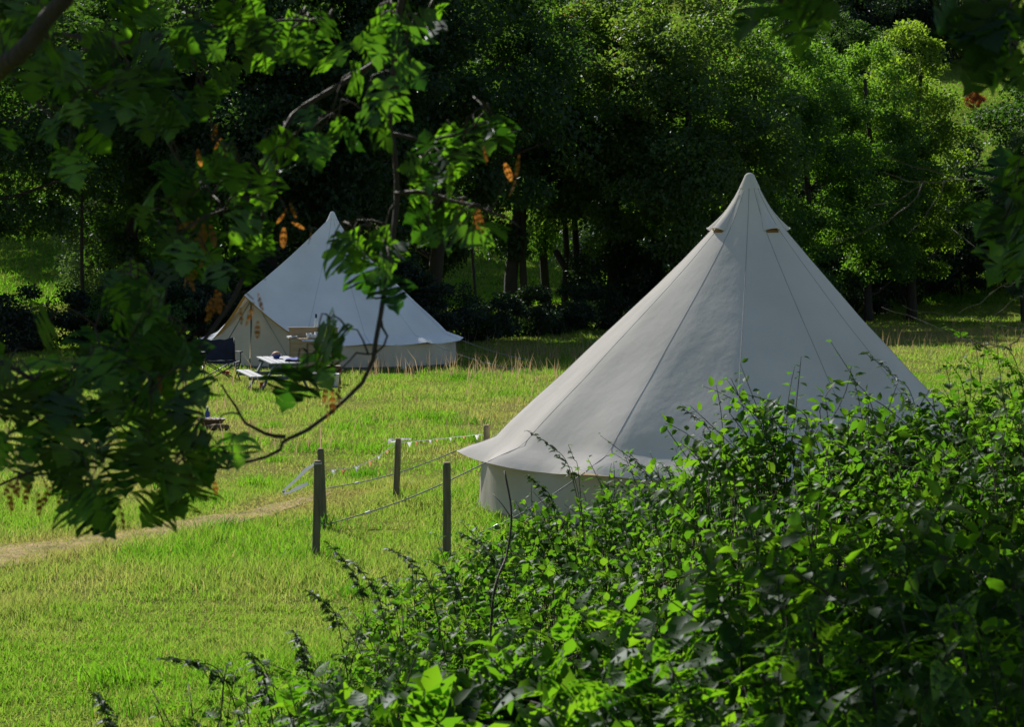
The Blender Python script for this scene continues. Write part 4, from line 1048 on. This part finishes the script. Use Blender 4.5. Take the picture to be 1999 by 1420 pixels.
c = link('foliage', np_mesh('foliage', V, Fc, M['syc_crown'], t_), syc); c['kind'] = 'stuff'
# winged seeds in hanging bunches
def key_mesh():
    half = [(.06, .0), (.14, .3), (.16, .6), (.10, .9)]
    return fan_leaf(half, 1, .1, .05)
kv, kf = key_mesh()
for (px_, py_, d, n) in ((120, 815, 4.82, 9), (105, 960, 4.8, 7), (225, 990, 4.82, 5), (400, 435, 4.95, 8), (430, 285, 5.0, 6), (565, 425, 5.0, 5), (1013, 330, 5.0, 4), (905, 405, 5.0, 5), (420, 590, 4.95, 7), (650, 755, 4.96, 5), (30, 945, 4.78, 8), (375, 510, 4.95, 4), (280, 745, 4.88, 5), (945, 310, 5.05, 2), (495, 585, 4.96, 4), (410, 935, 4.9, 4)):
    c = W(px_, py_, d); 
    A = np.array(nodes); a = A[int(np.argmin(np.linalg.norm(A - c, axis=1)))]
    PP = c + rs.normal(size=(n, 3)) * np.array([.015, .015, .016]); T = norm(hang + rs.normal(size=(n, 3)) * .35); Nn = rdir(n, rs)
    V, Fc, t_ = inst((kv, kf), PP - so_, frames(T, Nn), rs.uniform(.03, .05, n), rs.random(n))
    k = link('seed_bunch', np_mesh('seed_bunch', V, Fc, M['key'], t_), syc); k['kind'] = 'stuff'
    MB().tube([a - so_, (a + c) / 2 - so_ + np.array([0, 0, .015]), c - so_], [.0016, .0013, .001], 5).obj('stalk', M['twig'], k)
# unseen rest of the crown, dense clumps added to shade the upper-left leaves
def above_frame(P, m): q = to_px(P); return (q[:, 1] < -m) | (q[:, 0] < -m) | (q[:, 0] > 1999 + m)
n = 3000
C = np.concatenate([np.stack([rs.uniform(-4.6, -2.0, 10), rs.uniform(3.6, 6.6, 10), rs.uniform(3.9, 6.0, 10)], 1), np.stack([rs.uniform(-2.3, -1.3, 26), rs.uniform(5.4, 6.5, 26), rs.uniform(3.3, 3.75, 26)], 1)])
PP = C[rs.integers(0, len(C), n)] + rs.normal(size=(n, 3)) * np.array([.26, .26, .2])
PP = PP[above_frame(PP, 90)]; n = len(PP)
T = norm(hang * .4 + rs.normal(size=(n, 3)) * .6); Nn = norm(np.array([0, 0, .9]) + rs.normal(size=(n, 3)) * .4)
low = fan_leaf([(.2, -.08), (.34, .02), (.70, .44), (.32, .45), (.30, .66)], 1, .2, .2)
V, Fc, t_ = inst(low, PP - so_, frames(T, Nn), rs.uniform(.10, .16, n), rs.random(n))
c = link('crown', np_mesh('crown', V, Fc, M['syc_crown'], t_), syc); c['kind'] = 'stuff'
mb = MB()
for q in C:
    z0 = min(5.6, max(2.6, q[2] - .6)); a = trunk_at(z0); b = q
    if to_px((a + b) / 2)[0][1] > -60 and 0 < to_px((a + b) / 2)[0][0] < 1999: continue
    mb.tube([a - so_, (a * .5 + b * .5) - so_ + np.array([0, 0, .12]), b - so_], [.03, .018, .005], 6)
mb.obj('limb', M['bark'], syc, True)

# ------------------------------------------------------------------ overhanging tree at the right
TX, TY = 2.15, 6.2
rt = thing('overhanging_tree', 'dark tree with bare grey twigs reaching in over the bushes at right', 'tree', (TX, TY, float(GZ(TX, TY))))
ro = np.array(rt.location)
MB().tube([(0, 0, -.3), (0, 0, .1), (.04, 0, 1.5), (0, .05, 3.0), (.08, .05, 4.6), (.05, 0, 5.8)], [.2, .16, .13, .12, .08, .04], 12).obj('trunk', M['bark'], rt, True)
rat = lambda z: np.array([TX + .02, TY, z])
twl = [([rat(2.35), W(2080, 345, 8.0), W(1985, 345, 8.4), W(1930, 346, 8.6), W(1860, 350, 8.8), W(1800, 356, 8.9), W(1750, 345, 9.0), W(1725, 335, 9.0)], .016, .002),
       ([W(1858, 349, 8.8), W(1810, 332, 8.8), W(1760, 315, 8.85), W(1722, 300, 8.9)], .0045, .002),
       ([W(1800, 356, 8.9), W(1775, 400, 8.8), W(1730, 430, 8.8), W(1680, 452, 8.8), W(1625, 474, 8.8)], .0045, .0018),
       ([W(1800, 357, 8.9), W(1770, 378, 8.95), W(1730, 395, 9.0), W(1690, 406, 9.0)], .003, .0016),
       ([W(1950, 345, 8.5), W(1920, 370, 8.5), W(1880, 388, 8.5)], .0045, .002),
       ([W(1845, 352, 8.8), W(1825, 395, 8.8), W(1800, 430, 8.75), W(1772, 460, 8.75)], .0035, .0016),
       ([rat(1.75), W(2070, 560, 8.0), W(1990, 528, 8.2), W(1945, 510, 8.4), W(1900, 480, 8.6), W(1860, 450, 8.7)], .012, .002),
       ([rat(1.45), W(2080, 650, 8.4), W(1995, 641, 8.8), W(1930, 630, 9.0), W(1880, 617, 9.1), W(1800, 611, 9.2), W(1760, 600, 9.2)], .009, .0018),
       ([W(1930, 630, 9.0), W(1960, 600, 8.9), W(1990, 580, 8.8), W(2030, 560, 8.4)], .003, .002),
       ([rat(1.3), W(2075, 700, 8.0), W(1960, 680, 8.6), W(1890, 665, 9.0), W(1830, 640, 9.2), W(1770, 612, 9.3), W(1720, 602, 9.3)], .009, .0018),
       ([W(2040, 530, 8.1), W(1990, 545, 8.4), W(1950, 560, 8.6), W(1930, 575, 8.7)], .003, .0015),
       ([W(1870, 615, 9.1), W(1910, 590, 9.0), W(1960, 560, 8.9), W(2000, 545, 8.6)], .0025, .0018)]
for pts, r0, r1 in twl:
    Pq = resample(pts, .05); Pq = Pq + rs.normal(size=Pq.shape) * .004
    MB().tube([p - ro for p in Pq], list(np.linspace(r0 * .6, r1 * .7, len(Pq))), 6).obj('bare_twig', M['deadtwig'], rt, True)
lb = [(1970, 400, 40, 55, 14, 5.2), (1985, 470, 25, 40, 6, 5.2), (1990, 300, 25, 30, 4, 5.2), (1530, 10, 50, 35, 6, 4.2), (1900, 20, 60, 35, 6, 4.3), (1965, 60, 40, 45, 7, 4.3), (1985, 130, 20, 30, 2, 4.3)]
RL = []
for (cx, cy_, rx, ry, n, d) in lb:
    for _ in range(n):
        a = rs.random() * 2 * math.pi; q = math.sqrt(rs.random()); RL.append((cx + rx * q * math.cos(a), cy_ + ry * q * math.sin(a), d + rs.uniform(-.2, .2), rs.uniform(.07, .115)))
rbr = [([rat(3.0), W(2060, 380, 5.4), W(2010, 400, 5.25), W(1960, 425, 5.2)], .014, .002), ([rat(3.6), np.array([1.6, 5.0, 3.25]), W(1960, -60, 4.4), W(1890, 10, 4.3)], .02, .003), ([rat(3.8), np.array([1.5, 5.0, 3.4]), np.array([.9, 4.5, 3.1]), W(1560, -70, 4.25), W(1525, 5, 4.2)], .02, .003), ([W(1960, -60, 4.4), W(1975, 40, 4.3), W(1990, 140, 4.3)], .005, .002)]
rnodes = []
for pts, r0, r1 in rbr:
    Pq = resample(pts, .04); MB().tube([p - ro for p in Pq], list(np.linspace(r0, r1, len(Pq))), 7).obj('branch', M['twig'], rt, True); rnodes += list(Pq[::2])
tw = MB()
for (a_, b_, c_, s_) in RL:
    p = W(a_, b_, c_); A = np.array(rnodes); a = A[int(np.argmin(np.linalg.norm(A - p, axis=1)))]; mid = (a + p) / 2 + np.array([0, 0, .02])
    tw.tube([a - ro, mid - ro, p - ro], [.002, .0016, .0012], 5); rnodes.append(mid)
    T = norm(hang * rs.uniform(.3, 1) + rs.normal(size=3) * .5); Nn = norm(np.array([0, 0, .5]) + rs.normal(size=3) * .7)
    link('leaf', syc_meshes[int(rs.integers(0, 4))], rt, mat4(p - ro, frames(T[None], Nn[None])[0], s_))
tw.obj('twigs', M['twig'], rt, True)['kind'] = 'stuff'
n = 9000  # unseen crown; extra clumps added to shade the bushes and leaves below
C = np.concatenate([np.stack([rs.uniform(.6, 3.6, 40), rs.uniform(4.6, 9.6, 40), rs.uniform(3.4, 5.8, 40)], 1), np.stack([rs.uniform(-.55, 1.0, 26), rs.uniform(7.6, 9.6, 26), rs.uniform(3.7, 4.4, 26)], 1), np.stack([rs.uniform(-.1, .7, 8), rs.uniform(6.1, 7.0, 8), rs.uniform(3.45, 3.9, 8)], 1), np.stack([rs.uniform(.4, 1.8, 14), rs.uniform(9.7, 11.2, 14), rs.uniform(3.75, 4.4, 14)], 1), np.stack([rs.uniform(-.3, .9, 16), rs.uniform(4.3, 5.3, 16), rs.uniform(3.35, 3.8, 16)], 1)])
PP = C[rs.integers(0, len(C), n)] + rs.normal(size=(n, 3)) * np.array([.30, .30, .2]); PP = PP[above_frame(PP, 90)]; n = len(PP)
T = norm(hang * .4 + rs.normal(size=(n, 3)) * .6); Nn = norm(np.array([0, 0, .9]) + rs.normal(size=(n, 3)) * .4)
V, Fc, t_ = inst(low, PP - ro, frames(T, Nn), rs.uniform(.10, .16, n), rs.random(n))
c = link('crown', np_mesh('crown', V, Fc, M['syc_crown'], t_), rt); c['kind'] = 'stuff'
mb = MB()
for q in C:
    a = rat(min(5.4, max(2.8, q[2] - .7))); m_ = to_px(np.stack([a * .75 + q * .25, (a + q) / 2, a * .25 + q * .75]))
    if ((m_[:, 1] > -70) & (m_[:, 0] < 2040)).any(): continue
    mb.tube([a - ro, (a + q) / 2 - ro + np.array([0, 0, .12]), q - ro], [.03, .018, .005], 6)
mb.obj('limb', M['bark'], rt, True)

# ------------------------------------------------------------------ foreground bushes: leafy shoots growing out of lobes
def bush(name, label, cat, lobes, leafmesh, stuff_t, mat_s, leaf, nshoot, nleaf, seed, nparts=300, shoot_len=.5, up=.5, stem_mat='twig', lt=None):
    rng = np.random.default_rng(seed)
    c0 = np.mean([l[:3] for l in lobes], 0); bx = np.array([c0[0], c0[1], float(GZ(c0[0], c0[1]))])
    t = thing(name, label, cat, tuple(bx))
    P, T, Nn, S = [], [], [], []; stems = MB()
    for (cx, cy_, cz, rx, ry, rz) in lobes:
        gz = float(GZ(cx, cy_)); vol = max(1, int(nshoot * (rx * ry * rz) ** .5 / .25))
        for k in range(vol):
            d = norm(rng.normal(size=3)); d[2] = abs(d[2]) * .9 if rng.random() < .8 else d[2]
            st_ = np.array([cx, cy_, cz]) + d * np.array([rx, ry, rz]) * rng.uniform(.35, .72)
            L_ = shoot_len * rng.uniform(.5, 1.3) * min(1, .5 + rz)
            dirn = norm(d * .8 + np.array([-.15, 0, up]) + rng.normal(size=3) * .35)
            bend = rng.normal(size=3) * .25 + np.array([0, 0, -.25])
            ts = np.linspace(0, 1, nleaf)
            pts = [st_ + dirn * L_ * s + bend * L_ * s * s * .6 for s in ts]
            root = np.array([cx + (st_[0] - cx) * .4 + rng.normal() * .05, cy_ + (st_[1] - cy_) * .4, gz - .05])
            stems.tube([root - bx, (root * .5 + st_ * .5) + np.array([rng.normal() * .06, rng.normal() * .06, .0]) - bx, st_ - bx] + [p - bx for p in pts[::3]] + [pts[-1] - bx], [.005, .0035, .0026] + [.0018] * len(pts[::3]) + [.0009], 4, False)
            for i, p in enumerate(pts):
                a = i * 2.4 + k
                rad = rng.normal(size=3); ax_ = norm(dirn + bend * ts[i]); rad = norm(np.cross(ax_, norm(np.array([math.cos(a), math.sin(a), .3]))))
                P.append(p + rad * .01); T.append(norm(rad + ax_ * .45 + np.array([0, 0, -.25]) + rng.normal(size=3) * .25))
                Nn.append(norm(np.array([0, 0, 1.0]) + rng.normal(size=3) * .45 + d * .3)); S.append(leaf * rng.uniform(.55, 1.2) * (1 - .45 * ts[i] ** 3))
    P, T, Nn, S = map(np.array, (P, T, Nn, S)); Rm = frames(T, Nn)
    ok = P[:, 2] > GZ(P[:, 0], P[:, 1]) + .01
    P, Rm, S = P[ok], Rm[ok], S[ok]
    q = to_px(P); inside = (q[:, 0] > -20) & (q[:, 0] < 2020) & (q[:, 1] > -20) & (q[:, 1] < 1440)
    # those that show largest: near the outer, camera-facing side of their lobe
    cell = {}; sc = S / q[:, 2]; front = -q[:, 2]
    score = np.where(inside, sc / sc.max() + .9 * (front - front.min()) / (np.ptp(front) + 1e-6), -9)
    od = np.argsort(-score); pick = []; used = {}
    for i in od:
        if score[i] < 0: break
        kx = (int(q[i, 0] // 45), int(q[i, 1] // 45))
        if used.get(kx, 0) >= 3: continue
        used[kx] = used.get(kx, 0) + 1; pick.append(i)
        if len(pick) >= nparts: break
    mask = np.ones(len(P), bool); mask[pick] = False
    for i in pick: link('leaf', leafmesh[i % len(leafmesh)], t, mat4(P[i] - bx, Rm[i], S[i]))
    V, Fc, tt2 = inst(stuff_t, P[mask] - bx, Rm[mask], S[mask], rng.random(mask.sum()) ** 1.5)
    c = link('foliage', np_mesh('foliage', V, Fc, M[mat_s], tt2), t); c['kind'] = 'stuff'
    stems.obj('stems', M[stem_mat], t, True)['kind'] = 'stuff'
    return t
ov = [np_mesh('leaf', T_OV[0], T_OV[1], M['bram'])]
hv = [np_mesh('leaf', v, f, M['broad']) for v, f in T_HEART]
def lobe(px_, py_, d, rx, ry, rz):
    """lobe whose top reaches the pixel"""
    p = W(px_, py_, d); return (p[0], p[1], p[2] - rz, rx, ry, rz)
# near, broad leaved, bottom centre
bush('broadleaf_bush', 'sunlit broad-leaved bush along the bottom of the view, below the fence posts', 'bush',
     [lobe(700, 1330, 6.2, .28, .35, .35), lobe(880, 1270, 6.3, .32, .4, .4), lobe(1080, 1200, 6.4, .32, .4, .45), lobe(1230, 1150, 6.3, .3, .4, .5), lobe(560, 1400, 6.2, .22, .3, .3), lobe(980, 1330, 5.6, .35, .35, .4), lobe(1220, 1300, 5.5, .3, .35, .4)],
     hv, T_OVS, 'broad_s', .10, 34, 11, 401, 300, .24, .6)
# near right, dark
bush('broadleaf_bush', 'tall shaded broad-leaved bush in the bottom right corner', 'bush',
     [lobe(1420, 1030, 6.2, .32, .45, .55), lobe(1600, 910, 6.3, .35, .5, .65), lobe(1800, 850, 6.2, .36, .5, .7), lobe(1980, 800, 6.2, .36, .5, .8), lobe(1450, 1210, 5.4, .34, .35, .5), lobe(1720, 1130, 5.3, .36, .4, .55), lobe(1950, 1070, 5.3, .36, .4, .6)],
     hv, T_OVS, 'broad_s', .082, 34, 11, 402, 300, .26, .55)
# mid brambles in front of the tent
bush('bramble_bush', 'sunlit bramble bush hiding the foot of the beige tent wall', 'bush',
     [lobe(1040, 964, 13.5, .40, .6, .5), lobe(1180, 904, 13.5, .45, .6, .6), lobe(1330, 847, 13.2, .45, .6, .7), lobe(960, 1044, 12.5, .35, .5, .45), lobe(1120, 1024, 12.0, .5, .6, .6), lobe(1300, 957, 11.5, .5, .6, .7), lobe(850, 1134, 11.5, .35, .5, .4), lobe(1020, 1124, 11.0, .45, .5, .5)],
     ov, T_OVS, 'bram_s', .066, 46, 12, 403, 300, .30, .5)
bush('bramble_bush', 'large bramble bush climbing in front of the right slope of the beige tent', 'bush',
     [lobe(1430, 737, 11.0, .35, .5, .7), lobe(1560, 662, 11.0, .40, .5, .8), lobe(1690, 667, 10.8, .40, .5, .9), lobe(1800, 627, 10.5, .38, .5, .9), lobe(1480, 867, 9.8, .4, .5, .8), lobe(1640, 789, 9.6, .4, .5, .9), lobe(1800, 709, 9.4, .4, .5, .9)],
     ov, T_OVS, 'bram_s', .066, 46, 12, 404, 300, .30, .5)
bush('bramble_bush', 'bramble bush at the right, in front of the dry grass beyond the tents', 'bush',
     [lobe(1900, 605, 10.6, .34, .5, .9), lobe(1990, 565, 10.4, .36, .5, 1.0), lobe(2080, 535, 10.2, .4, .5, 1.1), lobe(1960, 667, 9.2, .36, .5, .9), lobe(2060, 645, 9.0, .36, .5, 1.0)],
     ov, T_OVS, 'bram_s', .064, 46, 12, 405, 300, .30, .55)
bush('weed_clump', 'low leafy weeds along the bottom left of the bushes, over the meadow grass', 'weeds',
     [lobe(330, 1405, 8.0, .22, .35, .25), lobe(430, 1375, 8.2, .25, .4, .3), lobe(570, 1310, 8.8, .28, .4, .35), lobe(680, 1255, 9.4, .3, .4, .4), lobe(790, 1205, 10, .3, .4, .45), lobe(640, 1370, 7.6, .3, .35, .35)],
     ov, T_OVS, 'bram_s', .065, 34, 10, 406, 220, .3, .7)
# single shoots standing clear of the bushes
se = np_mesh('leaf', T_SERR[0], T_SERR[1], M['nettle']); sg = np_mesh('leaf', T_OV[0], T_OV[1], M['bram'])
def stalk(name, label, cat, tip, base, d0, d1, leafm, leaf, n, seed, group, curve=.1, dens=2):
    rng = np.random.default_rng(seed)
    A = W(base[0], base[1], d1); B = W(tip[0], tip[1], d0); g0 = A + (A - B) * .8 + np.array([0, .05, 0]); g0[2] = float(GZ(g0[0], g0[1])) - .03
    t = thing(name, label, cat, tuple(g0), 0, group)
    mid = (A + B) / 2 + np.array([0, 0, curve * np.linalg.norm(B - A)])
    Q = resample([g0, A * .5 + g0 * .5 + np.array([.02, 0, 0]), A, mid, B], .02)
    MB().tube([p - g0 for p in Q], list(np.linspace(.0045, .0013, len(Q))), 5).obj('stem', M['twig'], t, True)
    LL = np.linalg.norm(B - A); seg = resample([A, mid, B], LL / n)
    for i, p in enumerate(seg):
        s = i / max(1, len(seg) - 1)
        for k in range(dens):
            a = i * 1.57 + k * math.pi + rng.normal() * .3
            T = norm(np.array([math.cos(a), math.sin(a), -.25 + .3 * s]) + rng.normal(size=3) * .25); Nn = norm(np.array([0, 0, 1.]) + rng.normal(size=3) * .4)
            link('leaf', leafm, t, mat4(p - g0, frames(T[None], Nn[None])[0], leaf * rng.uniform(.7, 1.15) * (1 - .4 * s)))
net = [((640, 1062), (705, 1160), 10.5, 'rising between the two front fence posts'), ((758, 1072), (840, 1150), 10.5, 'leaning left of the post nearest the tent'), ((690, 1100), (745, 1190), 10.2, 'just below the gap between the front posts'), ((895, 1040), (975, 1110), 11.5, 'at the foot of the post nearest the tent'),
       ((840, 1095), (900, 1170), 11, 'below the post nearest the tent'), ((600, 1155), (660, 1220), 9.6, 'in the grass below the ribboned post'), ((310, 1288), (440, 1330), 8.2, 'leaning over the bottom grass, long and dark'), ((482, 1275), (525, 1370), 8.2, 'upright in the bottom grass, among low weeds'), ((185, 1355), (215, 1420), 7.8, 'short and alone in the bottom left grass'),
       ((575, 1235), (600, 1310), 8.8, 'upright in the weeds under the ribboned post'), ((745, 1130), (775, 1190), 10.4, 'beside dry grass left of the broad leaves'), ((1030, 842), (1115, 925), 13.4, 'crossing the beige tent rim, long and dark'), ((1030, 930), (1080, 990), 13.2, 'in front of the pale tent wall'), ((1330, 795), (1430, 910), 11.2, 'pointing up-left against the shaded tent panel'),
       ((1228, 885), (1290, 985), 12.8, 'rising from brambles against the tent rim'), ((1290, 905), (1345, 990), 12.6, 'short, rising from brambles under the tent panel'), ((1690, 690), (1790, 810), 10.8, 'over the right tent edge'), ((1455, 770), (1590, 850), 11, 'arching left over the brambles on the tent')]
for i, (tp, bs_, d, wh) in enumerate(net):
    stalk('nettle', 'dark nettle-like stalk ' + wh, 'weed', tp, bs_, d, d + .15, se, .05, 15, 600 + i, 'dark weed stalks around the bushes', .1, 3)
for i, (tp, bs_, d, wh) in enumerate((((1622, 668), (1710, 830), 10.6, 'thin bramble shoot with yellow-green leaves rising clear against the tent'), ((1425, 760), (1540, 870), 11, 'bramble shoot with two yellowish leaf tufts against the tent'), ((1110, 870), (1130, 930), 13.2, 'bramble shoot with bright leaf in front of the tent rim'), ((1845, 640), (1990, 730), 10.2, 'long bramble shoot arching left over the dry grass'))):
    stalk('bramble_shoot', wh, 'shoot', tp, bs_, d, d + .1, sg, .05, (7, 5, 4, 16)[i], 700 + i, None, .05, 1 if i < 3 else 2)
# bare dark stem standing in the brambles before the pale wall
A = W(960, 1200, 10.8); B = W(985, 920, 11.2); g0 = np.array([A[0], A[1], float(GZ(A[0], A[1])) - .03])
t = thing('bare_stem', 'thin bare dark stem standing upright before the pale tent wall', 'stem', tuple(g0))
Q = resample([g0, A, W(990, 1080, 11), W(998, 1000, 11.1), B], .03)
MB().tube([p - g0 for p in Q], list(np.linspace(.008, .004, len(Q))), 6).obj('shaft', M['twig'], t, True)
Q = resample([W(997, 1010, 11.1), W(980, 985, 11.15), W(962, 965, 11.2)], .02)
MB().tube([p - g0 for p in Q], list(np.linspace(.003, .0015, len(Q))), 5).obj('side_twig', M['twig'], t, True)
